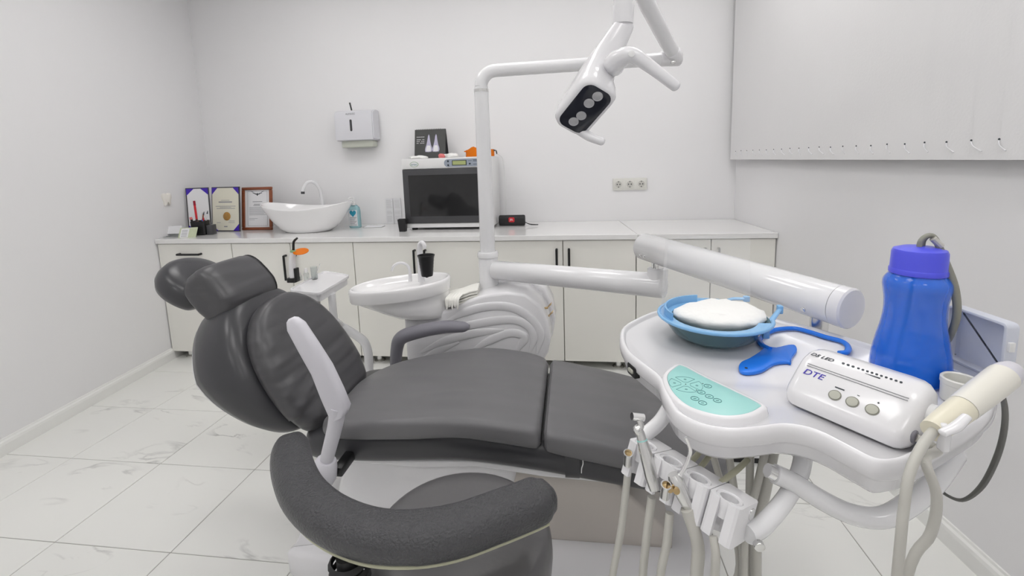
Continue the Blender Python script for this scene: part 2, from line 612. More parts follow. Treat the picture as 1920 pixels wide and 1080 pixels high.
Z0, Z1 = 0.055, 0.836
HZ = 0.70
cabinet('drawer_cabinet', 'cream cabinet with a top drawer and horizontal black handle in the corner', xl(YC), -2.288,
        [(xl(YC) + 0.004, -2.288, 0.665, Z1, -2.60, 0.765, False, BLACKM), (xl(YC) + 0.004, -2.288, Z0, 0.665, -2.34, 0.55, True, BLACKM)], True)
cabinet('base_cabinet', 'cream double-door cabinet under the white vessel sink', -2.288, -1.418,
        [(-2.288, -1.86, Z0, Z1, -1.895, HZ - 0.03, True, BLACKM), (-1.86, -1.418, Z0, Z1, -1.825, HZ - 0.03, True, BLACKM)])
cabinet('base_cabinet', 'cream double-door cabinet under the sterilizer box', -1.418, -0.51,
        [(-1.418, -0.965, Z0, Z1, -1.0, HZ, True, BLACKM), (-0.965, -0.51, Z0, Z1, -0.93, HZ, True, BLACKM)])
cabinet('base_cabinet', 'cream double-door cabinet under the black loudspeaker', -0.51, 0.382,
        [(-0.51, -0.057, Z0, Z1, -0.095, HZ, True, BLACKM), (-0.057, 0.382, Z0, Z1, -0.02, HZ, True, BLACKM)])
cabinet('base_cabinet', 'cream double-door cabinet with steel handles below the wall sockets by the blind', 0.382, xr(YC),
        [(0.382, 0.811, Z0, Z1, 0.775, HZ, True, STEEL), (0.811, xr(YC) - 0.004, Z0, Z1, 0.85, HZ, True, STEEL)])


def worktop(name, label, pts):
    bm = B()
    prism(bm, [V(p) for p in pts], Matrix(), 0.838, ZT, 0.003)
    return tag(obj(name, bm, TOPM, smooth=False), label, 'worktop')


YO = YC - 0.015
worktop('worktop', 'long glossy white worktop carrying sink and sterilizer', [(xl(YO) + 0.003, YO), (0.388, YO), (0.34, YB - 0.003), (xl(YB) + 0.003, YB - 0.003)])
worktop('worktop', 'short glossy white worktop beyond the slanted joint, by the right wall', [(0.391, YO), (xr(YO) - 0.003, YO), (xr(YB) - 0.003, YB - 0.003), (0.343, YB - 0.003)])

# ------------------------------------------------------------------ on the worktop
# business cards in an acrylic stand
p = V((at(326, 440, Y=2.86).x, 2.86, ZT))
t = thing('card_holder', 'clear acrylic stand filled with white business cards beside the pen cup', 'card holder', p)
M = frame(p, (0.96, 0.28, 0), (-0.28, 0.96, 0))
bm = B()
box(bm, (0, 0.0, 0.004), (0.11, 0.07, 0.006), 0.001, M)
Mt = M @ Matrix.Translation((0, 0.03, 0.006)) @ Matrix.Rotation(math.radians(-22), 4, 'X')
box(bm, (0, 0, 0.035), (0.11, 0.003, 0.07), 0.001, Mt)
obj('stand', bm, CLEARB, t)
for k in range(6):
    bm = B()
    box(bm, (random.uniform(-.002, .002), -0.004 - 0.004 * k, 0.034 + random.uniform(-.002, .002)), (0.094, 0.0025, 0.058), 0, Mt)
    obj('card', bm, PAPER, t, smooth=False)
# small propped cards
p = V((at(350, 442, Y=2.80).x, 2.80, ZT))
t = thing('price_card', 'small greenish printed card propped beside the business cards', 'card', p)
M = frame(p, (0.93, 0.36, 0), (-0.36, 0.93, 0)) @ Matrix.Rotation(math.radians(50), 4, 'X')
bm = B()
box(bm, (0, 0.04, 0), (0.11, 0.085, 0.002), 0, M)
obj('card', bm, GREENC, t, smooth=False)
bm = B()
box(bm, (-0.02, 0.038, 0.0018), (0.05, 0.075, 0.001), 0, M)
sl = obj('white_slip', bm, PAPER, t, smooth=False)
bm = B()
bars(bm, M @ Matrix.Translation((0, 0, 0.0024)), [(-0.038, -0.003, 0.06 - 0.012 * i, 0.004) for i in range(5)])
obj('printed_lines', bm, INKG, sl, smooth=False)

# pen cup
p = V((at(377, 430, Y=2.93).x, 2.93, ZT))
t = thing('pen_cup', 'black desk organiser cup in front of the violet diploma folder', 'pen cup', p)
M = frame(p, (0.98, 0.2, 0), (-0.2, 0.98, 0))
bm = B()
o1 = rrect(0.095, 0.075, 0.012)
pad(bm, o1, M, [(0.006, 0.0), (0, 0.004), (-0.004, 0.1), (-0.001, 0.102), (0.001, 0.1), (0.004, 0.006)])
obj('cup', bm, BLACKM, t)
bm = B()
prism(bm, rrect(0.045, 0.06, 0.01), M @ Matrix.Translation((0.072, 0, 0)), 0.0, 0.07, 0.003)
obj('side_pocket', bm, DGREY, t)


def pen(base, tip, r, m, tipm, label, cat='pen', name='pen', cap=None):
    a, b = V(base), V(tip)
    q = thing(name, label, cat, a)
    bm = B()
    tube(bm, [a, a + (b - a) * 0.86], r, n=8, sub=1)
    obj('barrel', bm, m, q)
    bm = B()
    tube(bm, [a + (b - a) * 0.86, b], [r * 1.15, r * (0.4 if cap is None else 1.05)], n=8, sub=1)
    obj('tip' if cap is None else 'cap', bm, tipm, q)
    return q


def MP(x, y, z):
    return M @ V((x, y, z))


pen(MP(-.02, .0, .012), MP(-.035, .02, .245), .007, RED, mat('dark_red', (.3, .01, .03), .4, var=.05), 'tall red marker with dark red cap in the pen cup', 'marker', 'marker', 1)
pen(MP(-.03, -.015, .012), MP(-.055, -.01, .13), .008, BLACKM, PINK, 'short black pen with red end in the pen cup', 'pen', 'pen', 1)
pen(MP(.0, -.02, .012), MP(.03, .01, .165), .004, WOODF, INK, 'brown wooden pencil leaning in the pen cup', 'pencil', 'pencil')
pen(MP(.01, .015, .012), MP(.05, .02, .17), .004, PAPER, INK, 'white brush with dark tip in the pen cup', 'brush', 'brush')
pen(MP(.02, .0, .012), MP(.012, .02, .16), .004, STEEL, STEEL, 'thin steel instrument standing in the pen cup', 'instrument', 'hand_instrument')
pen(MP(-.005, .015, .012), MP(.035, -.01, .125), .005, RED, RED, 'short red pen leaning in the pen cup', 'pen', 'pen')
pen(MP(.03, -.01, .012), MP(-.01, -.025, .115), .006, ORANGE, BLACKM, 'orange marker low in the pen cup', 'marker', 'marker', 1)
pen(MP(.035, .02, .012), MP(.02, -.01, .11), .005, BLUEP, BLUEP, 'short blue pen low in the pen cup', 'pen', 'pen')

# diploma folder, standing open
pc = at(390, 431, Y=3.03)
t = thing('diploma_folder', 'open violet-cornered diploma folder with parchment and gold seal', 'diploma', (pc.x, 3.03, ZT))
H = 0.335


def leaf(p0, p1, paper, side):
    p0, p1 = V(p0), V(p1)
    ex = (p1 - p0).normalized()
    M = frame(p0, ex, V((0, 0.12, 1)))
    wd = (p1 - p0).length
    bm = B()
    box(bm, (wd / 2, H / 2, -0.004), (wd, H, 0.006), 0.001, M)
    cv = obj('cover', bm, DGREY, t, smooth=False)
    bm = B()
    box(bm, (wd / 2, H / 2, 0), (wd - 0.016, H - 0.016, 0.002), 0, M)
    pg = obj('page', bm, paper, cv, smooth=False)
    c = 0.05
    for cx_, cy_, sx_, sy_ in ((0.006, 0.006, 1, 1), (wd - 0.006, 0.006, -1, 1), (0.006, H - 0.006, 1, -1), (wd - 0.006, H - 0.006, -1, -1)):
        bm = B()
        prism(bm, [V((cx_, cy_)), V((cx_ + c * sx_, cy_)), V((cx_, cy_ + c * sy_))], M, 0.0015, 0.003)
        obj('corner_ribbon', bm, VIOLET, cv, smooth=False)
    return M, wd, cv


xa, xb, xc = at(347, 420, Y=3.0).x, at(390, 420, Y=3.05).x, at(441, 420, Y=3.02).x
xa = max(xa, xl(3.0) + 0.03)
leaf((xa, 3.02, ZT), (xb, 3.08, ZT), PAPER, 0)
M, wd, cv = leaf((xb + 0.001, 3.08, ZT), (xc, 3.06, ZT), PARCH, 1)
bm = B()
disc(bm, M @ Matrix.Translation((wd * .55, H * .34, 0.001)), 0.032, 0, 0.003, 28, 0.001)
obj('gold_seal', bm, GOLD, cv)
bm = B()
Mt = M @ Matrix.Translation((0, 0, 0.0012))
bars(bm, Mt, [(wd * .26, wd * .74, H * .66, .009), (wd * .35, wd * .65, H * .70, .003), (wd * .15, wd * .86, H * .565, .004), (wd * .3, wd * .7, H * .54, .003),
              (wd * .18, wd * .84, H * .515, .004), (wd * .18, wd * .32, H * .2, .003), (wd * .6, wd * .82, H * .2, .003), (wd * .62, wd * .82, H * .235, .003), (wd * .44, wd * .56, H * .11, .008)])
obj('printed_lines', bm, INKG, cv, smooth=False)

# framed certificate
p0, p1 = at(455, 428, Y=3.12), at(511, 427, Y=3.12)
t = thing('framed_certificate', 'certificate in a red-brown wooden frame beside the sink', 'picture frame', ((p0.x + p1.x) / 2, 3.12, ZT))
M = frame((p0.x, 3.12, ZT), (1, 0, 0), V((-0.06, 0.14, 1)))
wd, H = p1.x - p0.x, 0.325
for (cx_, cy_, sx_, sy_) in ((wd / 2, .0105, wd, .021), (wd / 2, H - .0105, wd, .021), (.0105, H / 2, .021, H - .042), (wd - .0105, H / 2, .021, H - .042)):
    bm = B()
    box(bm, (cx_, cy_, 0.002), (sx_, sy_, 0.018), 0.004, M)
    obj('frame_rail', bm, WOODF, t)
bm = B()
box(bm, (wd / 2, H / 2, -0.003), (wd - .02, H - .02, 0.004), 0, M)
pg = obj('sheet', bm, PAPER, t, smooth=False)
bm = B()
Mt = M @ Matrix.Translation((0, 0, -0.001))
a, b, c, d = wd * .17, wd * .83, H * .1, H * .9
bars(bm, Mt, [(a, b, c, .002), (a, b, d, .002), (a, a + .002, (c + d) / 2, d - c), (b - .002, b, (c + d) / 2, d - c)])
bars(bm, Mt, [(wd * .34, wd * .66, H * .66, .006), (wd * .38, wd * .62, H * .6, .006), (wd * .36, wd * .64, H * .57, .005)])
bars(bm, Mt, [(wd * .22, wd * random.uniform(.7, .78), H * (.53 - .022 * i), .0025) for i in range(9)] + [(wd * .22, wd * .5, H * .27, .0025), (wd * .22, wd * .4, H * .24, .0025)])
obj('printed_lines', bm, INKG, pg, smooth=False)
bm = B()
Me = Mt @ Matrix.Translation((wd * .5, H * .83, 0))
for s in (-1, 1):
    for k in range(3):
        box(bm, (s * (.012 + .018 * k), .004 * k * k * .6, 0), (.02, .007 - .0015 * k, .0006), 0, Me @ Matrix.Rotation(s * .25, 4, 'Z'))
prism(bm, ell(.006, .011, 10), Me, 0, .0006)
obj('emblem', bm, INK, pg, smooth=False)

# vessel sink
def lerp(a, b, k):
    return a + (b - a) * k


SX, SY = (at(493, 380, Y=3.05).x + at(658, 375, Y=3.05).x) / 2, 3.05
SA = (at(658, 375, Y=3.05).x - at(493, 380, Y=3.05).x) / 2
t = thing('vessel_sink', 'white boat-shaped ceramic basin standing on the worktop', 'sink', (SX, SY, ZT))


def sinkring(a, b, z, dip, n=56):
    out = []
    for j in range(n):
        q = 2 * math.pi * j / n
        x = math.cos(q)
        out.append(V((SX + a * x, SY + b * math.sin(q), z + dip * x * x)))
    return out


bm = B()
loops(bm, [sinkring(SA * k, 0.20 * (k * .65 + .3), ZT + h, dp) for k, h, dp in
           ((.44, 0.0, 0), (.5, .004, 0), (.62, .03, .0), (.76, .075, .005), (.88, .12, .015), (.965, .15, .032), (.995, .163, .04), (1.0, .168, .042), (.985, .17, .042),
            (.955, .164, .04), (.86, .125, .02), (.7, .075, .005), (.5, .04, 0), (.2, .03, 0))])
obj('basin', bm, CERAM, t, ang=60)
bm = B()
lathe(bm, [(0.022, .03), (.022, .035), (.015, .037)], Matrix.Translation((SX, SY, ZT)), 18)
obj('drain', bm, CHROME, t)
# faucet behind the sink
fx, fy = at(604, 380, Y=3.255).x, 3.255
t = thing('faucet', 'white swan-neck tap with dark spout tip behind the basin', 'faucet', (fx, fy, ZT))
bm = B()
lathe(bm, [(.028, 0), (.028, .006), (.02, .012), (.017, .05), (.014, .06)], Matrix.Translation((fx, fy, ZT)), 20)
obj('base', bm, WPAINT, t)
bm = B()
tube(bm, [(fx, fy, ZT + .05), (fx, fy, ZT + .2), (fx - .004, fy - .01, ZT + .29), (fx - .03, fy - .04, ZT + .345), (fx - .065, fy - .07, ZT + .345), (fx - .088, fy - .09, ZT + .30), (fx - .092, fy - .094, ZT + .275)], .012, n=14)
obj('spout', bm, WPAINT, t)
bm = B()
tube(bm, [(fx - .0915, fy - .0935, ZT + .28), (fx - .0925, fy - .0945, ZT + .262)], .0135, n=14, sub=1)
obj('aerator', bm, DGREY, t)
bm = B()
tube(bm, [(fx + .015, fy, ZT + .045), (fx + .06, fy - .01, ZT + .06)], [.006, .004], n=8, sub=1)
obj('lever', bm, CHROME, t)

# hand sanitizer
p = at(667, 427, Z=ZT)
p.y = 3.18
p.x = at(667, 427, Y=3.18).x
t = thing('sanitizer_bottle', 'clear pump bottle of blue hand gel with a blue heart label beside the basin', 'bottle', (p.x, p.y, ZT))
M = Matrix.Translation((p.x, p.y, ZT))
bm = B()
pad(bm, rrect(.085, .055, .02), M, [(.006, 0), (0, .005), (0, .13), (.004, .15), (.018, .165), (.024, .17)])
obj('bottle_body', bm, GEL, t)
bm = B()
lathe(bm, [(.015, .168), (.015, .185), (.006, .187), (.006, .21)], M, 16)
obj('collar', bm, WMATT, t)
bm = B()
tube(bm, [(p.x, p.y, ZT + .205), (p.x, p.y, ZT + .222), (p.x - .02, p.y - .02, ZT + .225), (p.x - .028, p.y - .028, ZT + .215)], .006, n=8)
obj('pump', bm, WMATT, t)
Mf = frame((p.x, p.y - .0278, ZT), (1, 0, 0), (0, 0, 1))
bm = B()
box(bm, (0, .075, 0), (.066, .118, .0006), 0, Mf)
lb = obj('label', bm, PAPER, t, smooth=False)
bm = B()
hp = [V((.024 * 1.05 * math.sin(q) ** 3, .11 + .0018 * (13 * math.cos(q) - 5 * math.cos(2 * q) - 2 * math.cos(3 * q) - math.cos(4 * q)))) for q in [2 * math.pi * k / 30 for k in range(30)]]
prism(bm, hp, Mf, .0004, .0009)
obj('heart', bm, LABELB, lb, smooth=False)
bm = B()
bars(bm, Mf @ Matrix.Translation((0, 0, .0004)), [(-.026, .026 - .008 * (i % 3), .078 - .009 * i, .004) for i in range(7)])
obj('printed_lines', bm, INKG, lb, smooth=False)

# leaflets
p = at(702, 424, Z=ZT)
bm = B()
box(bm, (0, 0, .003), (.14, .09, .004), .0015, Matrix.Translation((at(702, 424, Y=3.2).x, 3.2, ZT)) @ Matrix.Rotation(.08, 4, 'Z'))
tag(obj('leaflet', bm, PAPER, smooth=False), 'folded white leaflet lying flat between the gel bottle and printed sheets', 'leaflet')
for k, (pxa, pxb) in enumerate(((723, 737), (738, 752))):
    xa, xb = at(pxa, 400, Y=3.33).x, at(pxb, 400, Y=3.33).x
    t = thing('printed_sheet', ('pale printed instruction sheet on the back wall, farther from the sterilizer', 'pale printed instruction sheet on the back wall, right beside the sterilizer')[k], 'sheet', ((xa + xb) / 2, 3.345, ZT), 'instruction sheets behind the worktop')
    obj('sheet', bx(xa, xb - .003, 3.343, 3.346, ZT + .001, ZT + .2), PAPER, t, smooth=False)
    M = frame((xa, 3.3428, ZT), (1, 0, 0), (0, 0, 1))
    bm = B()
    bars(bm, M, [(.006, (xb - xa) * random.uniform(.7, .9), .185 - .0095 * i, .003) for i in range(18) if i not in (7, 8, 12)])
    obj('printed_lines', bm, mat('faint_ink', (.6, .6, .6), .6, var=.02), t, smooth=False)

# sterilizer box
ax, bx_ = at(757, 430, Y=3.0).x, at(941, 418, Y=3.3).x
ax, bx_ = -1.148, -0.528
yf = 3.0
t = thing('uv_sterilizer', 'white countertop sterilizer box with a dark glass door', 'sterilizer', ((ax + bx_) / 2, 3.15, ZT))
zt0, zt1 = ZT + .018, 1.362
obj('body', bx(ax, bx_, yf + .014, 3.32, zt0, zt1, .006), WMATT, t)
obj('top_panel', bx(ax, bx_, yf, yf + .014, 1.292, zt1, .004), WMATT, t)
obj('bottom_rail', bx(ax, bx_, yf, yf + .014, zt0, zt0 + .03, .003), WMATT, t)
dr = obj('door', bx(ax + .004, bx_ - .004, yf - .006, yf + .014, zt0 + .031, 1.29, .003), DGREY, t)
obj('door_glass', bx(ax + .045, bx_ - .05, yf - .0075, yf - .0055, zt0 + .08, 1.25, .0), GLASSD, dr, smooth=False)
for k in (0, 1):
    for q in (0, 1):
        bm = B()
        lathe(bm, [(.018, 0), (.02, .004), (.016, .02)], Matrix.Translation((lerp(ax + .05, bx_ - .05, k), lerp(yf + .05, 3.27, q), ZT)), 16)
        obj('foot', bm, BLACKR, t)
Mf = frame((ax, yf - .0002, 1.292), (1, 0, 0), (0, 0, 1))
bm = B()
prism(bm, ell(.03, .018, 28, .09, .032), Mf, 0, .0012)
lg = obj('logo_badge', bm, MINT, t, smooth=False)
bm = B()
prism(bm, ell(.0265, .0155, 28, .09, .032), Mf, .001, .0018)
obj('badge_field', bm, PAPER, lg, smooth=False)
text('logo_lettering', 'enac', .024, Mf @ Matrix.Translation((.09, .032, .002)), INKT, lg)
bm = B()
prism(bm, rrect(.3, .052, .025, 6, .45, .034), Mf, 0, .0015)
cp = obj('control_strip', bm, PANELG, t, smooth=False)
bm = B()
box(bm, (.405, .034, .002), (.1, .034, .002), 0, Mf)
obj('display_frame', bm, INK, cp, smooth=False)
bm = B()
box(bm, (.405, .034, .0035), (.09, .026, .002), 0, Mf)
obj('display', bm, LCD, cp, smooth=False)
for u, v_ in ((.328, .047), (.328, .02), (.477, .026)):
    bm = B()
    disc(bm, Mf @ Matrix.Translation((u, v_, .001)), .006, 0, .004, 14, .001)
    obj('button', bm, INK, cp)
bm = B()
bars(bm, Mf @ Matrix.Translation((0, 0, .0016)), [(.5, .56, .05, .003), (.5, .55, .043, .003), (.5, .57, .022, .003), (.465, .49, .046, .002)])
obj('printed_lines', bm, INK, cp, smooth=False)
# pen bin hung at the corner of the sterilizer
p = V((ax - .005, 2.965, ZT))
bm = B()
pad(bm, rrect(.055, .05, .008), Matrix.Translation(p), [(.008, .002), (.006, .0), (-.002, .082), (-.003, .085), (.0, .085), (.002, .08), (.01, .006)])
tag(obj('bin_cup', bm, BLACKM), 'small black plastic bin at the lower corner of the sterilizer', 'cup')

# things on top of the sterilizer
zt = zt1
p0, p1 = at(777, 293, Y=3.2), at(835, 293, Y=3.2)
t = thing('desk_calendar', 'black desk calendar with an x-ray style picture of two teeth', 'calendar', ((p0.x + p1.x) / 2, 3.2, zt))
M = frame((p0.x, 3.2, zt), (1, 0, 0), V((0, .22, 1)))
wd, H = p1.x - p0.x, .215
bm = B()
box(bm, (wd / 2, H / 2, 0), (wd, H, .004), .0005, M)
pg = obj('picture_page', bm, XRAY, t, smooth=False)
bm = B()
Mb = frame((p0.x, 3.205, zt), (1, 0, 0), V((0, .22, 1)))
M2 = frame((p0.x, 3.3, zt), (1, 0, 0), V((0, -.23, 1)))
box(bm, (wd / 2, H / 2, 0), (wd, H, .003), .0005, M2)
obj('back_board', bm, DGREY, t, smooth=False)
for cx_, ww in ((.105, 1.25), (.159, 1.25)):
    bm = B()
    tp = [(-.019, .05), (-.021, .065), (-.019, .08), (-.013, .1), (-.008, .13), (-.004, .165), (.001, .178), (.005, .165), (.009, .13), (.014, .1), (.02, .08), (.022, .065), (.018, .05), (.0, .047)]
    prism(bm, [V((cx_ + a * ww, b)) for a, b in tp], M, .002, .0035)
    rt = obj('tooth_picture', bm, XTOOTH, pg, smooth=False)
    bm = B()
    prism(bm, [V((cx_ + a * .85, b)) for a, b in ((-.019, .052), (-.021, .065), (-.018, .08), (-.012, .095), (.012, .095), (.019, .08), (.021, .065), (.018, .052))], M, .0034, .0045)
    obj('crown', bm, PAPER, rt, smooth=False)
bm = B()
for r_ in range(4):
    for c_ in range(7):
        if r_ == 0 or (r_ + c_) % 5:
            box(bm, (.018 + c_ * .0085, .16 - r_ * .013 - (0.006 if r_ else 0), .0024), (.0045, .005, .0006), 0, M)
obj('date_grid', bm, PAPER, pg, smooth=False)
bm = B()
for k in range(14):
    lathe(bm, [(.0045, -.0008), (.0052, 0), (.0045, .0008), (.0035, 0)], frame((p0.x + .015 + k * .0135, 3.2 + .22 * .21, zt + .21), (0, 1, 0), (0, 0, 1)), 10, close=True)
obj('wire_binding', bm, BLACKM, t)


def crumple(name, c, sx, sy, sz, m, label, cat, seed):
    rnd = random.Random(seed)
    bm = B()
    bmesh.ops.create_icosphere(bm, subdivisions=3, radius=1.0)
    ph = [rnd.uniform(0, 6) for _ in range(6)]
    for v_ in bm.verts:
        d = v_.co.normalized()
        k = 1 + .16 * math.sin(5 * d.x + ph[0]) * math.cos(4 * d.y + ph[1]) + .12 * math.sin(9 * d.y + ph[2] + 3 * d.z) + .05 * math.sin(17 * d.x + ph[3])
        z = d.z * k
        v_.co = V((c[0] + d.x * k * sx, c[1] + d.y * k * sy, c[2] + (max(z, -.55) + .55) / 1.55 * sz))
    return tag(obj(name, bm, m, ang=70), label, cat)


q = at(785, 296, Y=3.1)
crumple('gauze_pad', (q.x, 3.1, zt), .07, .05, .022, TISSUE, 'crumpled white gauze at the foot of the desk calendar', 'gauze', 1)
q = at(846, 293, Y=3.1)
crumple('gauze_pad', (q.x, 3.1, zt), .055, .045, .03, TISSUE, 'white gauze heap beside the pink wrapper on the sterilizer', 'gauze', 2)
q = at(828, 293, Y=3.07)
crumple('pink_wrapper', (q.x, 3.07, zt), .022, .02, .03, PINK, 'small crumpled pink wrapper on the sterilizer', 'wrapper', 3)

# orange protective glasses
g0, g1 = at(872, 292, Y=3.1).x, at(926, 292, Y=3.1).x
t = thing('safety_glasses', 'orange protective glasses lying on top of the sterilizer', 'glasses', ((g0 + g1) / 2, 3.1, zt))
bm = B()
n = 12
ls = []
for k in range(n + 1):
    u = k / n
    a = (u - .5) * 2
    x = lerp(g0, g1, u)
    y = 3.06 + .06 * abs(a) ** 3
    hgt = .048 + .022 * math.exp(-((abs(a) - .35) / .3) ** 2)
    ls.append([V((x, y, zt + .002)), V((x, y + .003, zt + .002)), V((x, y + .012, zt + hgt)), V((x, y + .009, zt + hgt))])
loops(bm, ls)
obj('lens', bm, ORANGE, t)
for s, x in ((-1, g0), (1, g1)):
    bm = B()
    tube(bm, [(x, 3.12, zt + .04), (x + s * .004, 3.17, zt + .04), (x, 3.23, zt + .015)], [.012, .006, .004], n=8, flat=.4)
    obj('temple', bm, ORANGE if s < 0 else DGREY, t)
# cable hanging at the right side
t = thing('power_cable', 'thin white cable hanging down beside the sterilizer', 'cable', (bx_ + .03, 3.24, ZT))
bm = B()
tube(bm, [(bx_ - .02, 3.22, zt + .008), (bx_ + .02, 3.22, zt + .012), (bx_ + .05, 3.23, zt - .04), (bx_ + .058, 3.24, 1.1), (bx_ + .05, 3.26, ZT + .05), (bx_ + .03, 3.28, ZT + .004)], .0028, n=8)
obj('cord', bm, WMATT, t)
bm = B()
tube(bm, [(bx_ - .045, 3.22, zt + .008), (bx_ - .015, 3.22, zt + .008)], .008, n=10, sub=1)
obj('plug', bm, WMATT, t)
# bluetooth speaker
x0, x1 = at(935, 416, Y=3.14).x, at(984, 416, Y=3.14).x
t = thing('loudspeaker', 'small black fabric loudspeaker with a red badge on the worktop', 'speaker', ((x0 + x1) / 2, 3.16, ZT))
M = frame((x0, 3.165, ZT), (0, 1, 0), (0, 0, 1))
bm = B()
prism(bm, rrect(.062, .075, .026, 6, 0, .039), M, 0, x1 - x0, .008)
obj('body', bm, BLACKR, t)
xm = lerp(x0, x1, .5)
bm = B()
prism(bm, rrect(.042, .034, .008), frame((xm, 3.1345, ZT + .046), (1, 0, 0), (0, 0, 1)), -.002, .0012)
bd = obj('badge', bm, RED, t)
text('badge_lettering', 'JBL', .019, frame((xm, 3.133, ZT + .047), (1, 0, 0), (0, 0, 1)), PAPER, bd)
bm = B()
tube(bm, [(x1 - .003, 3.15, ZT + .03), (x1 + .02, 3.14, ZT + .018), (x1 + .05, 3.13, ZT + .012), (x1 + .095, 3.13, ZT + .01)], [.004, .005, .007, .005], n=8, flat=.6)
obj('strap', bm, BLACKR, t)

# ------------------------------------------------------------------ on the walls
# paper towel dispenser
dx0, dx1 = at(630, 260, Y=3.24).x, at(702, 258, Y=3.24).x
dz0, dz1 = at(660, 264, Y=3.24).z, at(660, 206, Y=3.24).z
t = thing('towel_dispenser', 'pale grey paper towel dispenser on the wall above the sink', 'dispenser', ((dx0 + dx1) / 2, 3.35, dz0))
M = frame((dx0, 3.349, dz0), (0, -1, 0), (0, 0, 1))
hh = dz1 - dz0
prf = catmull([(0, 0), (.105, 0.0), (.118, .02), (.118, hh * .8), (.1, hh * .97), (.06, hh), (0, hh)], 3)
prf = [(0, 0), (.1, 0), (.115, .006), (.118, .02), (.118, hh * .82), (.11, hh * .93), (.09, hh * .985), (.06, hh), (0, hh)]
bm = B()
loops(bm, [[M @ V((a, b, s)) for a, b in prf] for s in (0, -(dx1 - dx0))])
bmesh.ops.bevel(bm, geom=[e for e in bm.edges if abs((e.verts[0].co - e.verts[1].co).x) < 1e-5], offset=.008, segments=2, affect='EDGES')
obj('housing', bm, DISPG, t)
obj('tank', bx(dx0 + .03, dx1 - .02, 3.255, 3.345, dz0 - .05, dz0 + .004, .012), TRANSP, t)
Mf = frame(((dx0 + dx1) / 2 - .02, 3.2306, dz0 + hh * .5), (1, 0, 0), (0, 0, 1))
bm = B()
prism(bm, rrect(.017, .085, .008), Mf, -.002, .001)
obj('level_window', bm, DGREY, t)
text('brand_lettering', 'ALMARE', .02, Mf @ Matrix.Translation((0, .082, 0)), INKG, t)
pen(((dx0 + dx1) / 2 - .02, 3.26, dz1 + .0), ((dx0 + dx1) / 2 - .035, 3.27, dz1 + .055), .006, BLACKM, BLACKM, 'black marker standing on the towel dispenser', 'marker', 'marker', 1)

# triple socket
t0, t1 = at(1149, 346, Y=3.34), at(1213, 345, Y=3.34)
t = thing('wall_socket', 'triple white power socket on the wall right of the loudspeaker', 'socket', ((t0.x + t1.x) / 2, 3.345, t0.z))
zc = t0.z
obj('cover_plate', bx(t0.x, t1.x, 3.338, 3.35, zc - .043, zc + .043, .004), SOCK, t)
for k in range(3):
    cx_ = lerp(t0.x, t1.x, (k + .5) / 3)
    sk = obj('socket_insert', bx(cx_ - .029, cx_ + .029, 3.334, 3.339, zc - .029, zc + .029, .003), SOCK, t)
    Mf = frame((cx_, 3.3338, zc), (1, 0, 0), (0, 0, 1))
    bm = B()
    lathe(bm, [(.023, 0), (.023, .001), (.020, .001), (.019, -.001), (.0, -.001)], Mf, 24)
    obj('socket_well', bm, mat('socket_shade', (.6, .59, .55), .4, var=.02), sk)
    bm = B()
    for u, v_, r_ in ((-.0095, 0, .0042), (.0095, 0, .0042), (0, .019, .0035), (0, -.019, .0035)):
        disc(bm, Mf @ Matrix.Translation((u, v_, 0)), r_, .0005, .0016, 12)
    obj('contact_holes', bm, INK, sk, smooth=False)

# plaster tooth on the left wall
p = at(310, 374, X=-2.87)
xw = xl(p.y)
t = thing('tooth_ornament', 'small white plaster molar ornament on the left wall', 'ornament', (xw + .01, p.y, p.z - .05))
M = frame((xw + .002, p.y, p.z), (0, 1, 0), (0, 0, 1))
bm = B()
pad(bm, catmull([(-.032, .04), (-.012, .045), (0, .038), (.012, .045), (.032, .04), (.036, .015), (.026, -.01), (.023, -.04), (.014, -.045), (.008, -.03), (0, -.018), (-.008, -.03), (-.014, -.045), (-.023, -.04), (-.026, -.01), (-.036, .015)], 3, True),
    M, [(0, 0), (0, .008), (.002, .014), (.005, .017)], soft=True)
obj('tooth', bm, TOOTH, t, ang=60)

# vertical blind on the right wall
t = thing('vertical_blind', 'pale grey vertical slat blind hanging over the right wall window', 'blind', (xr(2.2) - .05, 2.2, 1.285))
dW = V((0.06, -1, 0)).normalized()      # along the wall towards the camera
nW = V((-1, -0.06, 0)).normalized()
S0 = V((xr(3.30) - .055, 3.30, 0))
Mr = frame(S0 + V((0, 0, 2.74)), dW, nW)
bm = B()
box(bm, (2.2, 0, .02), (4.5, .045, .04), .004, Mr)
obj('head_rail', bm, WMATT, t, smooth=False)
slat_me = None
for k in range(52):
    c = S0 + dW * (.045 + .084 * k)
    rotk = -.05
    ex = (dW * math.cos(rotk) + nW * math.sin(rotk))
    M = frame(c, ex, (0, 0, 1))
    hang = random.uniform(-.002, .002)
    bm = B()
    box(bm, (0, (2.74 + 1.287) / 2, 0), (.089, 2.74 - 1.287, .0012), 0, M)
    sl = obj('slat', bm, BLINDM, t, smooth=False)
    if k < 30:
        Mc = M @ Matrix.Translation((.038, 1.343, .0)) if M.col[2].x < 0 else M @ Matrix.Translation((.038, 1.343, .0))
        bm = B()
        pc = c + ex * .038 + V((0, 0, 1.343 + hang)) + nW * .006
        tube(bm, [pc - nW * .004, pc], .0032, n=8, sub=1)
        obj('chain_clip', bm, INK, sl)
        bm = B()
        a = random.uniform(.4, 1.1)
        tube(bm, [pc - V((0, 0, .003)), pc + dW * .012 * a - V((0, 0, .016)) + nW * .004, pc + dW * .028 * a - V((0, 0, .028)), pc + dW * .038 * a - V((0, 0, .032))], .0016, n=6, sub=4)
        obj('chain', bm, PAPER, sl)

# ------------------------------------------------------------------ dental chair
t = thing('dental_chair', 'reclined charcoal dental chair with padded covers and white base', 'dental chair', (-0.35, 1.47, 0))


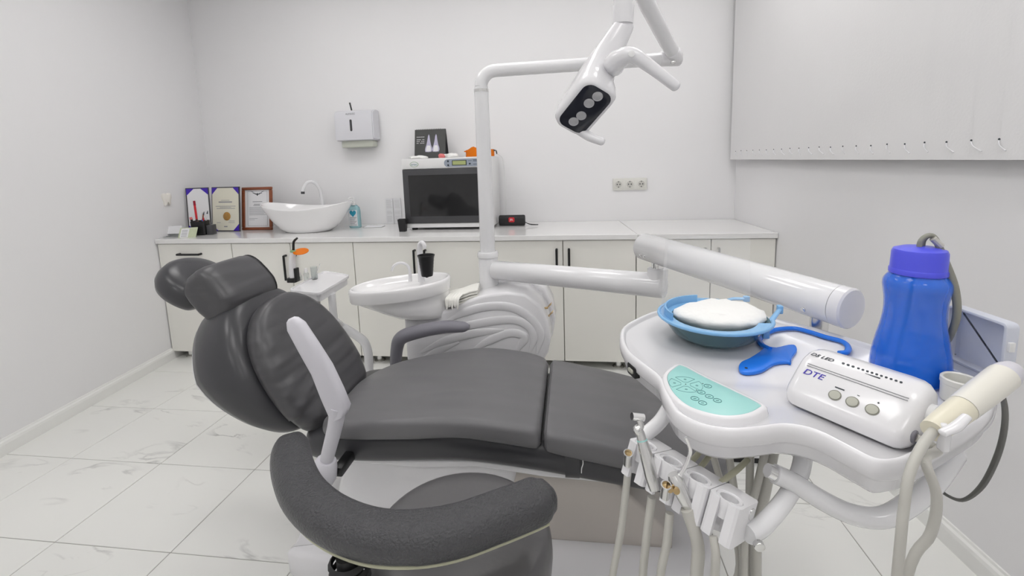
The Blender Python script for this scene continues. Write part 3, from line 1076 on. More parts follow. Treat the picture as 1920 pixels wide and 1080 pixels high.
def station_loft(bm, sts, n=5):
    """sts: (x, y0, y1, z0, z1, r)"""
    ls = []
    for x, y0, y1, z0, z1, r in sts:
        ls.append([V((x, q.x, q.y)) for q in rrect(y1 - y0, z1 - z0, r, n, (y0 + y1) / 2, (z0 + z1) / 2)])
    return loops(bm, ls)


def dense(sts, k=5):
    P = catmull_n(sts, k)
    return P


def catmull_n(pts, n):
    N = len(pts)
    out = []
    for i in range(N - 1):
        p1, p2 = pts[i], pts[i + 1]
        p0 = pts[i - 1] if i else p1
        p3 = pts[i + 2] if i + 2 < N else p2
        for k in range(n):
            s = k / n
            out.append(tuple(0.5 * (2 * b + (c - a) * s + (2 * a - 5 * b + 4 * c - d) * s * s + (3 * b - a - 3 * c + d) * s ** 3) for a, b, c, d in zip(p0, p1, p2, p3)))
    out.append(pts[-1])
    return out


# lower upholstery
bm = B()
station_loft(bm, dense([(-.885, 1.36, 1.58, .425, .445, .01), (-.88, 1.30, 1.64, .405, .468, .03), (-.86, 1.255, 1.69, .392, .485, .042), (-.80, 1.232, 1.715, .388, .497, .047), (-.6, 1.228, 1.72, .395, .508, .048),
                        (-.36, 1.228, 1.72, .412, .522, .048), (-.15, 1.228, 1.72, .398, .505, .048), (.1, 1.228, 1.72, .365, .472, .048), (.3, 1.232, 1.70, .335, .435, .048),
                        (.40, 1.25, 1.64, .32, .41, .042), (.455, 1.29, 1.55, .318, .395, .035), (.472, 1.35, 1.48, .33, .375, .02)]))
obj('seat_upholstery', bm, LEATHER, t, ang=80)
# seat cover pad
bm = B()
station_loft(bm, dense([(-.80, 1.30, 1.45, .495, .515, .01), (-.79, 1.24, 1.52, .487, .532, .02), (-.74, 1.214, 1.60, .488, .545, .022), (-.66, 1.208, 1.67, .49, .553, .022), (-.5, 1.206, 1.725, .50, .568, .022),
                        (-.34, 1.206, 1.74, .513, .58, .022), (-.2, 1.207, 1.735, .50, .57, .022), (-.125, 1.212, 1.72, .488, .556, .022), (-.108, 1.218, 1.705, .488, .548, .022), (-.1, 1.235, 1.69, .495, .535, .012)]))
obj('seat_cover_pad', bm, COVER, t, ang=80)
bm = B()
station_loft(bm, dense([(-.092, 1.235, 1.69, .49, .53, .012), (-.085, 1.22, 1.71, .48, .54, .022), (-.06, 1.212, 1.72, .474, .543, .022), (.1, 1.21, 1.722, .445, .512, .022), (.28, 1.215, 1.71, .41, .472, .022),
                        (.38, 1.235, 1.65, .392, .446, .022), (.44, 1.28, 1.55, .382, .428, .02), (.46, 1.34, 1.48, .385, .41, .01)]))
obj('leg_cover_pad', bm, COVER, t, ang=80)
# elastic strap of the leg cover
bm = B()
for x0_, x1_ in ((-.03, .012),):
    loops(bm, [[V((x, y, z)) for y, z in ((1.2275, .47), (1.2255, .47), (1.2255, .42), (1.231, .402), (1.245, .386), (1.27, .378), (1.27, .382), (1.247, .39), (1.233, .405), (1.2275, .42))] for x in (x0_, x1_)])
obj('cover_strap', bm, LEATHER, t)
bm = B()
tube(bm, [(.02, 1.219, .478), (.022, 1.218, .455), (.018, 1.2175, .44), (.017, 1.2165, .425)], .0016, n=6)
obj('cover_tie', bm, WMATT, t)

# back rest
ta = math.radians(59)
ax_b = V((-math.cos(ta), 0, math.sin(ta)))
nb = V((math.sin(ta), 0, math.cos(ta)))


def backframe(o, a):
    ax = V((-math.cos(a), 0, math.sin(a)))
    n_ = V((math.sin(a), 0, math.cos(a)))
    m = Matrix((ax, V((0, -1, 0)), n_)).transposed().to_4x4()   # ax x (-y) = n
    m.translation = V(o)
    return m


OB = V((-.835, 1.445, .445))
MBk = backframe(OB, ta)


def sym(half):
    o_ = [V(p) for p in half] + [V((p[0], -p[1])) for p in reversed(half[1:-1])]
    return catmull(o_, 4, True)


outl = sym([(0.0, .0), (0.0, .12), (.012, .175), (.05, .208), (.13, .232), (.22, .238), (.31, .226), (.385, .195), (.44, .145), (.475, .08), (.485, .0)])
outl = [V((p.x + (.02 if p.x < .1 else 0), p.y * (.86 if p.y < 0 else 1))) for p in outl]
bm = B()
pad(bm, outl, MBk, [(.07, -.012), (.02, -.008), (.004, .004), (0, .018), (0, .034), (.004, .048), (.012, .058), (.03, .066), (.06, .070), (.09, .072), (.13, .073), (.18, .074)], soft=True)
# gathered folds of the cover, running in from the near edge
for v3 in bm.verts:
    q = MBk.inverted() @ v3.co
    k = max(0.0, min(1.0, (q.y + .05) / .25)) * max(0.0, min(1.0, (q.z - .02) / .04))
    v3.co += nb * (k * (.0035 * math.sin(q.x * 95 + q.y * 38) + .002 * math.sin(q.x * 170 - q.y * 20)))
obj('back_cover_pad', bm, COVERB, t, ang=80)
outl = sym([(.05, .0), (.05, .1), (.062, .165), (.1, .212), (.17, .25), (.27, .266), (.37, .25), (.46, .205), (.53, .14), (.558, .07), (.565, .0)])
outl = [V((p.x, p.y * (.88 if p.y < 0 else 1))) for p in outl]
bm = B()
pad(bm, outl, MBk, [(.08, -.212), (.045, -.208), (.018, -.19), (.004, -.155), (0, -.11), (.002, -.06), (.01, -.035), (.025, -.016), (.05, -.006), (.1, -.003)], soft=True)


def thin_foot(bm):
    inv = MBk.inverted()
    for v3 in bm.verts:
        q = inv @ v3.co
        if q.z < 0:
            q.z *= max(.42, min(1.0, .42 + (q.x - .06) * 1.9))
            v3.co = MBk @ q


thin_foot(bm)
obj('backrest_upholstery', bm, LEATHER, t, ang=80)
bm = B()
tube(bm, [(-.74, 1.45, .395), (-.86, 1.45, .41), MBk @ V((.1, 0, -.05)), MBk @ V((.2, 0, -.1))], [.03, .035, .03, .025], n=14, flat=1.6)
obj('back_hinge', bm, WPL, t, ang=60)
bm = B()
pad(bm, outl, MBk, [(.14, -.226), (.07, -.224), (.035, -.212), (.026, -.203), (.03, -.195), (.07, -.2)], soft=True)
thin_foot(bm)
obj('backrest_shell', bm, WPL, t, ang=80)
# headrest upholstery and pillow
th = math.radians(36)
MH = backframe((-1.285, 1.45, .878), th)
ho = sym([(0, 0), (0, .085), (.02, .115), (.075, .13), (.13, .122), (.175, .09), (.198, .045), (.204, 0)])
bm = B()
pad(bm, ho, MH, [(.06, -.055), (.025, -.052), (.008, -.04), (0, -.02), (0, .0), (.008, .022), (.025, .034), (.06, .04)], soft=True)
obj('headrest_upholstery', bm, LEATHER, t, ang=80)
bm = B()
tube(bm, [MH @ V((.03, 0, -.03)), MH @ V((-.03, 0, -.04)), MBk @ V((.53, 0, -.07)), MBk @ V((.46, 0, -.1))], .012, n=10)
obj('headrest_stem', bm, CHROME, t)
MP_ = backframe((-1.20, 1.435, .915), math.radians(50))
bm = B()
ls = []
for y, k in ((-.13, .5), (-.129, .68), (-.122, .84), (-.108, .94), (-.08, .99), (-.04, 1.0), (.0, 1.01), (.04, 1.0), (.085, .99), (.115, .94), (.13, .84), (.138, .68), (.139, .5)):
    ring = []
    for q in ell(.098 * k, .07 * k, 48, p=2.9):
        aa = math.atan2(q.y, q.x)
        wob = 1 + .010 * math.sin(11 * aa + y * 26) * (.4 + abs(y) * 5) + .006 * math.sin(23 * aa) * abs(y) * 6
        ring.append(MP_ @ V((q.x * wob, y, q.y * wob)))
    ls.append(ring)
loops(bm, ls)
obj('head_pillow', bm, COVERB, t, ang=80)
# elastic piping of the pillow and tie tag
bm = B()
ring = [MP_ @ V((q.x * .955, -.105, q.y * .955)) for q in ell(.098, .07, 40, p=2.9)]
tube(bm, ring + ring[:1], .0025, n=6, sub=1)
obj('pillow_piping', bm, BLACKR, t)
# near arm rest: swing arm
ya = 1.13
pA, pB_, pC = at(556, 612, Y=ya), at(604, 692, Y=ya), at(637, 768, Y=ya)
pD, pE = at(628, 800, Y=ya), at(611, 868, Y=ya)
bm = B()
ls = []
for p, ww, hh_ in ((pA + (pA - pB_).normalized() * .028, .018, .012), (pA + (pA - pB_).normalized() * .022, .036, .024), (pA + (pA - pB_).normalized() * .008, .05, .03), (pA, .056, .032), (lerp(pA, pB_, .5), .062, .034), (pB_, .066, .035), (lerp(pB_, pC, .6), .07, .038), (pC, .066, .042), (pC + V((-.002, 0, -.02)), .05, .044)):
    d = (pC - pA).normalized()
    s_ = d.cross(V((0, 1, 0))).normalized()
    ls.append([p + s_ * q.x + V((0, 1, 0)) * q.y for q in rrect(ww, hh_, .015, 4)])
loops(bm, ls)
obj('armrest_blade', bm, GREYARM, t, ang=60, label='pale grey swing armrest')
bm = B()
tube(bm, [pC + V((-.004, 0, .01)), pD, pE], [.024, .021, .019], n=16, sub=4)
obj('armrest_post', bm, GREYARM, t)
bm = B()
d = (pD - pE).normalized()
Ms = frame(pE + d * .012, (0, 1, 0), ez=d)
lathe(bm, [(.025, 0), (.029, -.004), (.034, -.02), (.040, -.055), (.034, -.075), (.012, -.082)], Ms, 22)
obj('armrest_socket', bm, GREYARM, t)
obj('socket_bracket', bx(pE.x + .005, pE.x + .035, ya + .02, 1.3, pE.z - .06, pE.z - .03, .005), BLACKM, t)
# far arm rest
yf2 = 1.82
bm = B()
pts = [at(742, 690, Y=yf2), at(744, 655, Y=yf2), at(752, 634, Y=yf2), at(780, 623, Y=yf2), at(830, 613, Y=yf2), at(868, 613, Y=yf2), at(880, 613, Y=yf2)]
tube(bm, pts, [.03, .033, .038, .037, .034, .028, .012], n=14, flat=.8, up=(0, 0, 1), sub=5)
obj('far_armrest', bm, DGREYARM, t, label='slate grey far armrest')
bm = B()
tube(bm, [pts[0] + V((0, 0, .02)), pts[0] + V((0, 0, -.1)), pts[0] + V((.02, -.12, -.16))], .02, n=12)
obj('far_armrest_post', bm, DGREYARM, t)
# underside, pedestal and base
bm = B()
station_loft(bm, [(-.78, 1.27, 1.68, .375, .40, .01), (-.5, 1.26, 1.69, .375, .405, .01), (-.3, 1.26, 1.69, .39, .418, .01), (-.1, 1.26, 1.69, .37, .40, .01), (.12, 1.28, 1.67, .345, .372, .01)])
obj('under_seat_frame', bm, WPL, t, ang=50)
bm = B()
ls = []
for z, x0_, x1_, y0_, y1_ in ((.10, -.84, -.14, 1.27, 1.67), (.2, -.82, -.17, 1.275, 1.66), (.3, -.79, -.19, 1.28, 1.65), (.378, -.77, -.17, 1.285, 1.65)):
    ls.append([V((q.x, q.y, z)) for q in rrect(x1_ - x0_, y1_ - y0_, .07, 6, (x0_ + x1_) / 2, (y0_ + y1_) / 2)])
loops(bm, ls)
obj('pedestal', bm, WPL, t, ang=60)
bm = B()
prism(bm, [V((-.22, .385)), V((-.22, .10)), V((.30, .10)), (V((.30, .15))), V((.10, .35))], frame((0, 1.66, 0), (1, 0, 0), (0, 0, 1)), 0.02, .34, .012)
obj('lift_arm_cover', bm, BEIGESH, t, ang=50, label='lift arm cover with its shadow coloured in beige')
bo = catmull([(-.93, 1.25), (-.88, 1.19), (-.4, 1.18), (0, 1.17), (.28, 1.20), (.42, 1.32), (.44, 1.5), (.36, 1.68), (0, 1.74), (-.5, 1.75), (-.88, 1.72), (-.94, 1.6), (-.955, 1.4)], 5, True)
bm = B()
prism(bm, bo, Matrix(), 0.0, .105, .018)
obj('floor_base', bm, WPL, t, ang=50)

# ------------------------------------------------------------------ operator stool with curved arm
zs = .50
SC = V((-.262, .905, 0))
t = thing('operator_stool', 'round charcoal operator stool with a curved padded arm support', 'stool', (SC.x, SC.y, 0))
M = Matrix.Translation(SC)
bm = B()
lathe(bm, [(.02, zs - .135), (.15, zs - .135), (.18, zs - .13), (.197, zs - .115), (.206, zs - .09), (.209, zs - .055), (.207, zs - .025), (.2, zs - .008), (.188, zs - .001), (.15, zs + .004), (.05, zs + .006)], M, 56)
obj('seat', bm, STOOLV, t, ang=60)
bm = B()
lathe(bm, [(.016, .1), (.016, zs - .13), (.05, zs - .13)], M, 20)
obj('gas_column', bm, CHROME, t)
bm = B()
lathe(bm, [(.03, .07), (.036, .09), (.03, .2), (.024, .25)], M, 20)
obj('column_sleeve', bm, WMATT, t)
for k in range(5):
    a = math.radians(54 + 72 * k)
    d = V((math.cos(a), math.sin(a), 0))
    bm = B()
    tube(bm, [SC + d * .02 + V((0, 0, .1)), SC + d * .14 + V((0, 0, .09)), SC + d * .27 + V((0, 0, .07))], [.022, .018, .014], n=10, flat=.7)
    lg = obj('leg', bm, CHROME, t)
    bm = B()
    c = SC + d * .27 + V((0, 0, .026))
    s_ = d.cross(V((0, 0, 1)))
    for q in (-.012, .012):
        disc(bm, frame(c + s_ * q, d, ez=s_), .026, -.008, .008, 18, .003)
    tube(bm, [c, c + V((0, 0, .05))], .007, n=8, sub=1)
    obj('caster', bm, BLACKR, lg)
zA = .615
arm_px = [(545, 835), (549, 880), (572, 930), (620, 972), (690, 1000), (770, 1006), (850, 995), (930, 968), (990, 945), (1018, 932)]
pts = [at(a, b, Z=zA + .0) for a, b in arm_px]
bm = B()
ls = []
PP = catmull(pts, 5)
for i, p in enumerate(PP):
    d = (PP[min(i + 1, len(PP) - 1)] - PP[max(i - 1, 0)]).normalized()
    s_ = d.cross(V((0, 0, 1))).normalized()
    e = min(i, len(PP) - 1 - i)
    k = [.86, .95, .985][e] if e < 3 else 1.0
    wd_ = (.098 if i > 25 else .094) * k
    ls.append([p + s_ * q.x + V((0, 0, q.y)) for q in rrect(wd_, .075 * k, .034, 6)])
d0, d1 = (PP[0] - PP[1]).normalized(), (PP[-1] - PP[-2]).normalized()


def endcap(p, d, sgn):
    out = []
    s_ = (d * sgn).cross(V((0, 0, 1))).normalized()
    for ex_, k in ((.012, .74), (.02, .52), (.024, .22)):
        out.append([p + d * ex_ + s_ * q.x + V((0, 0, q.y)) for q in rrect(.096 * k, .075 * k, .034 * k, 6)])
    return out


ls = list(reversed(endcap(PP[0], d0, -1))) + ls + endcap(PP[-1], d1, 1)
loops(bm, ls)
obj('arm_support_pad', bm, GRAIN, t, ang=80)
bm = B()
ls = []
for i, p in enumerate(PP[1:-1]):
    d = (PP[i + 2] - PP[i]).normalized()
    s_ = d.cross(V((0, 0, 1))).normalized()
    ls.append([p + s_ * q.x + V((0, 0, q.y - .0365)) for q in rrect(.068, .008, .003, 2)])
loops(bm, ls)
obj('arm_support_plate', bm, mat('pale_olive_trim', (.5, .5, .36), .4, var=.03), t, ang=60)
bm = B()
pb = at(650, 1000, Z=zA)
pb.z = 0
tube(bm, [pb + V((0, 0, zA - .04)), pb + V((.0, .005, .45)), pb + V((.01, .01, .36)), lerp(pb, SC, .35) + V((0, 0, .33)), lerp(pb, SC, .8) + V((0, 0, .345))], [.028, .03, .03, .025, .022], n=14, flat=.8)
obj('arm_support_bracket', bm, BLACKR, t)
bm = B()
for k in range(7):
    zz = zA - .06 - .02 * k
    lathe(bm, [(.034, zz - .008), (.04, zz), (.034, zz + .008), (.03, zz)], Matrix.Translation(pb), 18, close=True)
obj('bracket_bellows', bm, BLACKR, t)

# ------------------------------------------------------------------ spittoon unit behind the chair
YU = 1.93
t = thing('spittoon_unit', 'white dental unit with ridged housing, cuspidor bowl and upright column', 'dental unit', (-.45, 2.08, 0))
top = [at(a, b, Y=YU) for a, b in ((757, 594), (800, 590), (845, 581), (878, 563), (905, 554), (950, 548), (985, 552), (1012, 572), (1027, 602), (1033, 636), (1028, 662), (1012, 688))]
ou = [V((p.x, p.z)) for p in top] + [V((top[-1].x - .03, .25)), V((top[-1].x - .02, .0)), V((top[0].x + .03, .0)), V((top[0].x, .25))]
MU = frame((0, YU + .2, 0), (1, 0, 0), (0, 0, 1))
bm = B()
prism(bm, ou, MU, .0, .2, .014)
obj('front_housing', bm, WPL, t, ang=50)
ou2 = [V((q.x + (.0 if i < 4 else .012), q.y + (.0 if i < 4 else .012 if i < 10 else 0))) for i, q in enumerate(ou)]
bm = B()
prism(bm, ou2, MU, -.17, -.003, .014)
obj('rear_housing', bm, WPL, t, ang=50)


def zpx(u, v_):
    return (480 + u / 3.31, 430 + v_ / 3.31)


for rid in ([(1180, 575), (1300, 512), (1450, 478), (1590, 486), (1700, 550), (1765, 650), (1745, 770)],
            [(1085, 650), (1250, 612), (1450, 572), (1600, 562), (1690, 600), (1725, 670), (1700, 760)],
            [(1020, 765), (1180, 690), (1380, 640), (1540, 626)],
            [(1330, 760), (1450, 690), (1570, 645), (1650, 655), (1660, 690), (1600, 775)],
            [(980, 840), (1120, 760), (1260, 700)]):
    bm = B()
    tube(bm, [at(*zpx(u, v_), Y=YU - .001) for u, v_ in rid], [.006] + [.02] * (len(rid) - 2) + [.006], n=14, up=(0, 1, 0), flat=.34)
    obj('housing_ridge', bm, WPL, t, ang=80)
# column
cxu = at(916, 505, Y=2.1).x
zb = at(916, 556, Y=2.05).z
zn, ztp = at(914, 480, Y=2.1).z, at(897, 133, Y=2.1).z
M = Matrix.Translation((cxu, 2.1, 0))
bm = B()
lathe(bm, [(.062, zb - .05), (.062, zb - .01), (.056, zb + .015), (.049, zb + .03), (.046, zb + .05), (.046, zn), (.043, zn + .004)], M, 32)
obj('column_base', bm, WPAINT, t)
bm = B()
lathe(bm, [(.05, zn - .003), (.051, zn + .012), (.047, zn + .022), (.036, zn + .024)], M, 32)
obj('column_collar', bm, WPAINT, t)
# spittoon bowl
bl, br = at(659, 545, Y=1.99), at(843, 520, Y=1.99)
BC = V(((bl.x + br.x) / 2, 1.99, (bl.z + br.z) / 2 + .012))
BA, tilt = (br.x - bl.x) / 2, (br.z - bl.z) / (br.x - bl.x) * .8


def bring(a, b, dz, sx_=0.0, tl=1.0, n=48, dy=0):
    out = []
    for q in ell(a, b, n, p=2.25):
        out.append(V((BC.x + sx_ + q.x, BC.y + dy + q.y, BC.z + dz + tilt * tl * q.x)))
    return out


bm = B()
bb = .15
loops(bm, [bring(.12, .085, -.155, .105, 0), bring(.135, .1, -.15, .098, 0), bring(.168, .115, -.125, .068, .3), bring(.2, .128, -.095, .036, .6), bring(BA * .94, bb * .92, -.066, .006, 1), bring(BA * .97, bb * .96, -.064, 0, 1),
           bring(BA * .985, bb * .98, -.058), bring(BA, bb, -.02), bring(BA * .995, bb * .995, -.008), bring(BA * .975, bb * .97, -.001), bring(BA * .95, bb * .94, 0), bring(BA * .92, bb * .9, -.006),
           bring(BA * .88, bb * .85, -.024), bring(BA * .7, bb * .7, -.034, -.01), bring(BA * .4, bb * .45, -.05, -.04), bring(.03, .03, -.058, -.08)])
obj('spittoon_bowl', bm, CERAM, t, ang=70)
bm = B()
q0 = at(768, 508, Y=2.03)
tube(bm, [q0 + V((.0, 0, -.05)), q0 + V((0, 0, .005)), q0 + V((-.012, 0, .03)), q0 + V((-.04, -.01, .042)), q0 + V((-.068, -.02, .03)), q0 + V((-.078, -.025, .006))], [.009, .007, .0065, .0065, .0065, .0055], n=12)
obj('rinse_spout', bm, WPL, t)
q1 = at(789, 505, Y=2.05)
bm = B()
tube(bm, [q1 + V((0, 0, -.06)), q1 + V((0, 0, .02)), q1 + V((.0, 0, .085)), q1 + V((.004, -.004, .12)), q1 + V((.018, -.01, .132)), q1 + V((.03, -.016, .12)), q1 + V((.031, -.017, .105))], [.016, .015, .013, .012, .011, .01, .009], n=14)
obj('cup_filler', bm, WPL, t)
q2 = at(795, 490, Y=2.08)
bm = B()
tube(bm, [q2 + V((.01, 0, -.08)), q2 + V((.01, 0, .01)), q2 + V((.012, -.005, .03)), q2 + V((.024, -.01, .032))], .007, n=10)
obj('filler_switch', bm, BLACKM, t)
# wing valves on the right flank
for k, (a, b) in enumerate(((1026, 577), (1029, 592))):
    p = at(a, b, Y=2.0)
    bm = B()
    tube(bm, [p + V((-.03, 0, -.004)), p + V((.004, 0, 0))], .005, n=8, sub=1)
    for s in (-1, 1):
        tube(bm, [p, p + V((.012, s * .006, .012)), p + V((.02, s * .016, .02))], [.004, .005, .002], n=8, flat=.5)
    obj('wing_valve', bm, BRASS, t)

# black cup in the bowl
p = at(801, 517, Y=1.945)
t = thing('rinse_cup', 'black ribbed disposable cup standing on the cuspidor rim', 'cup', p)
M = Matrix.Translation(p)
bm = B()
prf = [(.0255, 0)] + [(.0258 + .0105 * (z / .095) + (.0006 if i % 2 else 0), z) for i, z in enumerate([.004 + .0075 * k for k in range(11)])] + [(.0375, .09), (.0395, .094), (.0395, .0965), (.0365, .0965), (.035, .09), (.025, .004)]
lathe(bm, prf, M, 30)
obj('cup_body', bm, BLACKM, t, ang=30)

# folded napkins
p = at(866, 566, Y=YU + .045)
for k in range(4):
    bm = B()
    M = Matrix.Translation((p.x + 0.003 * (k % 2), YU + .07, p.z + .006 + .0125 * k)) @ Matrix.Rotation(.12 + .02 * (k % 2), 4, 'Z') @ Matrix.Rotation(-.26, 4, 'Y')
    ls = []
    for i in range(9):
        x = -.075 + .15 * i / 8
        dz = .0015 * math.sin(i * 1.3)
        ls.append([M @ V((x, q.x, q.y + dz)) for q in rrect(.12, .0095, .004, 3)])
    loops(bm, ls)
    tag(obj('napkin', bm, NAPKIN, ang=60), 'folded cream paper napkin in the pile beside the column', 'napkin', 'napkin pile on the dental unit')
bm = B()
for k in range(5):
    a = at(838 + 5 * k, 560, Y=YU - .03)
    b = at(838 + 5 * k, 580 - (k % 2) * 4, Y=YU - .04)
    tube(bm, [a + V((.01, .04, .012)), a, lerp(a, b, .5) + V((0, -.004, 0)), b], [.008, .009, .007, .003], n=8, flat=.45)
tag(obj('napkin', bm, NAPKIN, ang=60), 'crumpled napkin end hanging from the napkin pile', 'napkin')

# ------------------------------------------------------------------ operating light on its arms
t = thing('operating_light', 'white dental operating light with four lenses on jointed arms', 'lamp', (cxu, 2.1, zn))
M = Matrix.Translation((cxu, 2.1, 0))
zr = at(897, 173, Y=2.1).z
bm = B()
j0 = at(1258, 110, Y=2.24)
el = V((cxu, 2.1, ztp))
dirr = (j0 - el)
dirr.z = 0
dirr.normalize()
tube(bm, [(cxu, 2.1, zr + .012), (cxu, 2.1, ztp - .07)], .0305, n=24, sub=1)
c_ = el - V((0, 0, .07)) + dirr * .07
arc = [el - V((0, 0, .07))] + [c_ - dirr * .07 * math.cos(a) + V((0, 0, .07 * math.sin(a))) for a in [math.pi / 2 * k / 8 for k in range(1, 9)]]
tube(bm, arc + [j0 + V((0, 0, 0)) - dirr * .02], .0295, n=24, sub=1)
obj('swing_arm', bm, WPAINT, t, ang=60)
bm = B()
tube(bm, [(cxu, 2.1, zn + .022), (cxu, 2.1, zr)], [.036, .0325], n=28, sub=1)
obj('column', bm, WPAINT, t)
bm = B()
tube(bm, [(cxu, 2.1, zr), (cxu, 2.1, zr + .012)], .034, n=28, sub=1)
obj('column_ring', bm, STEEL, t)
k1, k2, k3, k4 = at(1210, 0, Y=1.98), at(1188, -50, Y=1.87), at(1172, -48, Y=1.8), at(1169, 28, Y=1.78)
bm = B()
ja = j0 + V((.02, 0, .0))
tube(bm, [ja, lerp(ja, k1, .98)], [.031, .034], n=24, sub=1)
tube(bm, [lerp(ja, k1, .97), k2, lerp(k2, k3, .7), V((k4.x, k4.y, k3.z - .04)), k4], [.034, .034, .034, .035, .035], n=24, sub=6)
obj('drop_arm', bm, WPAINT, t, ang=60)
bm = B()
tube(bm, [j0 - dirr * .045, j0 + dirr * .035], .034, n=24, sub=1, rounded=.5)
tube(bm, [ja, lerp(ja, k1, .12)], .035, n=24, sub=1, rounded=.4)
obj('elbow_joint', bm, WPL, t, ang=50)
bm = B()
pj = at(1262, 117, Y=2.2)
box(bm, pj, (.02, .012, .014), .003)
obj('joint_lock', bm, STEEL, t)
# lamp head
PC = at(1096, 206, Y=1.66)
u_ = V((-.57, .55, -.6)).normalized()
v_ = V((.55, .22, -.3))
v_ = (v_ - u_ * v_.dot(u_)).normalized()
n_ = u_.cross(v_)
if n_.y > 0:
    n_ = -n_
NK = at(1168, 52, Y=1.78)


def headring(c, a, b, r, ang=0.0):
    return [c + u_ * q.x + v_ * q.y for q in rrect(a, b, r, 6)]


bm = B()
sts = [(PC + n_ * .0, .200, .118, .035), (PC - n_ * .004, .216, .134, .042), (PC - n_ * .022, .226, .146, .046), (PC - n_ * .06 - u_ * .004, .220, .142, .046), (PC - n_ * .10 - u_ * .016, .195, .125, .045),
       (lerp(PC - n_ * .14 - u_ * .03, NK, .25), .15, .11, .045), (lerp(PC - n_ * .14 - u_ * .03, NK, .55), .105, .1, .045), (lerp(PC - n_ * .14 - u_ * .03, NK, .85), .085, .085, .04), (NK, .075, .075, .036), (NK + V((0, 0, .03)), .06, .06, .029)]
loops(bm, [headring(*s) for s in sts])
hd = obj('lamp_head', bm, WPL, t, ang=70)
Mp = Matrix((u_, v_, n_)).transposed().to_4x4()
Mp.translation = PC
bm = B()
prism(bm, rrect(.194, .112, .032, 6), Mp, -.002, .002, .0008)
wn = obj('lamp_window', bm, LAMPF, t, ang=50)
for k, uu in enumerate((-.070, -.032, .025, .061)):
    bm = B()
    Ml = Mp @ Matrix.Translation((uu, .004 * (-1) ** k, .002))
    lathe(bm, [(.0, .0022), (.01, .002), (.0155, .0014), (.0168, .0022), (.0182, .002), (.0182, -.001)], Ml, 24)
    obj('lens', bm, LENS, wn)
# neck swivel, ridge and handles
bm = B()
tube(bm, [NK + V((0, 0, .012)), k4 + V((0, 0, .03))], [.037, .039], n=24, sub=1)
obj('neck_swivel', bm, WPL, t)
h0 = at(1150, 122, Y=1.7)
h1, h2, h3, h4 = at(1160, 112, Y=1.64), at(1184, 103, Y=1.6), at(1222, 127, Y=1.6), at(1266, 161, Y=1.6)
bm = B()
tube(bm, [h0, h1, h2, h3, h4], [.04, .034, .026, .021, .018], n=16, rounded=.8)
hh2 = obj('handle', bm, WPL, t, ang=70)
bm = B()
disc(bm, frame(at(1184, 101, Y=1.572), (1, 0, 0), (0, 0, 1)), .011, 0, .004, 18, .001)
obj('handle_cap', bm, WMATT, hh2)
bm = B()
tube(bm, [at(1085, 242, Y=1.75), at(1105, 256, Y=1.72), at(1128, 265, Y=1.7)], [.02, .017, .015], n=14, rounded=.8)
obj('handle', bm, WPL, t, ang=70)

# ------------------------------------------------------------------ assistant tray
ZA = .775
t = thing('assistant_tray', 'small white assistant tray on a bent arm beside the cuspidor', 'tray', (-1.2, 2.0, 0))
cor = [at(a, b, Z=ZA) for a, b in ((540, 543), (598, 550), (657, 515), (608, 507))]
cor = [V((p.x, p.y)) for p in cor]
ol = []
for i, c in enumerate(cor):
    a, b = cor[i - 1], cor[(i + 1) % 4]
    for k in range(5):
        s = k / 4
        p0_, p2_ = c + (a - c).normalized() * .035, c + (b - c).normalized() * .035
        ol.append((1 - s) ** 2 * p0_ + 2 * s * (1 - s) * c + s * s * p2_)
bm = B()
pad(bm, ol, Matrix(), [(.022, ZA - .045), (.014, ZA - .045), (.010, ZA - .016), (.0, ZA - .013), (-.002, ZA - .006), (0, ZA), (.012, ZA), (.016, ZA - .005), (.03, ZA - .006)], soft=True)
obj('tray_plate', bm, WPL, t, ang=45)
pc = sum(cor, V((0, 0))) / 4
pr = at(622, 552, Z=ZA - .045)
bm = B()
p1_ = at(633, 600, Y=2.02)
tube(bm, [(pr.x, pr.y, ZA - .04), (pr.x, pr.y, p1_.z + .0)], .022, n=14, sub=1, flat=.7)
obj('support_post', bm, WPAINT, t)
bm = B()
q = [V((pr.x, pr.y, p1_.z + .02)), at(640, 612, Y=2.0), at(662, 625, Y=2.0), at(682, 640, Y=2.0), at(690, 660, Y=2.0), at(692, 690, Y=2.0)]
q2_ = q[-1] + V((.03, .03, -.22))
tube(bm, q + [V((q[-1].x, q[-1].y, .12)), V((q[-1].x + .12, 2.08, .08)), V((-.8, 2.1, .1))], .021, n=14, sub=5)
obj('bent_arm', bm, WPAINT, t)
for a, b in ((567, 556), (583, 558), (597, 556)):
    p = at(a, b, Z=ZA - .045)
    bm = B()
    tube(bm, [(p.x, p.y, ZA - .04), (p.x, p.y, ZA - .2), (p.x + .05, p.y + .05, ZA - .38), (p.x + .25, p.y + .06, .25)], .008, n=8)
    obj('suction_hose', bm, HOSE, t)

# curing light standing on the tray
p = at(552, 530, Y=2.06)
zc_ = ZA - .006
p = V((at(551, 531, Y=2.03).x, 2.03, zc_ + .0))
t = thing('curing_light', 'white curing light with black tip and orange eye shield on the assistant tray', 'curing light', p)
bm = B()
prism(bm, rrect(.05, .05, .012), Matrix.Translation(p), 0, .022, .003)
prism(bm, rrect(.014, .03, .005), Matrix.Translation(p + V((.02, 0, .02))), 0, .05, .002)
obj('charging_base', bm, BLACKM, t)
ps = [p + V((0, 0, .02)), p + V((.0, 0, .06)), p + V((.004, 0, .11)), p + V((.014, 0, .15))]
bm = B()
tube(bm, ps, [.0165, .0165, .0155, .0135], n=16)
obj('handle_body', bm, WPL, t)
bm = B()
dd = V((.12, 0, 1)).normalized()
lathe(bm, [(.015, 0), (.016, .004), (.012, .01)], frame(ps[-1], (0, 1, 0), ez=dd), 16)
obj('tip_collar', bm, MINT, t)
bm = B()
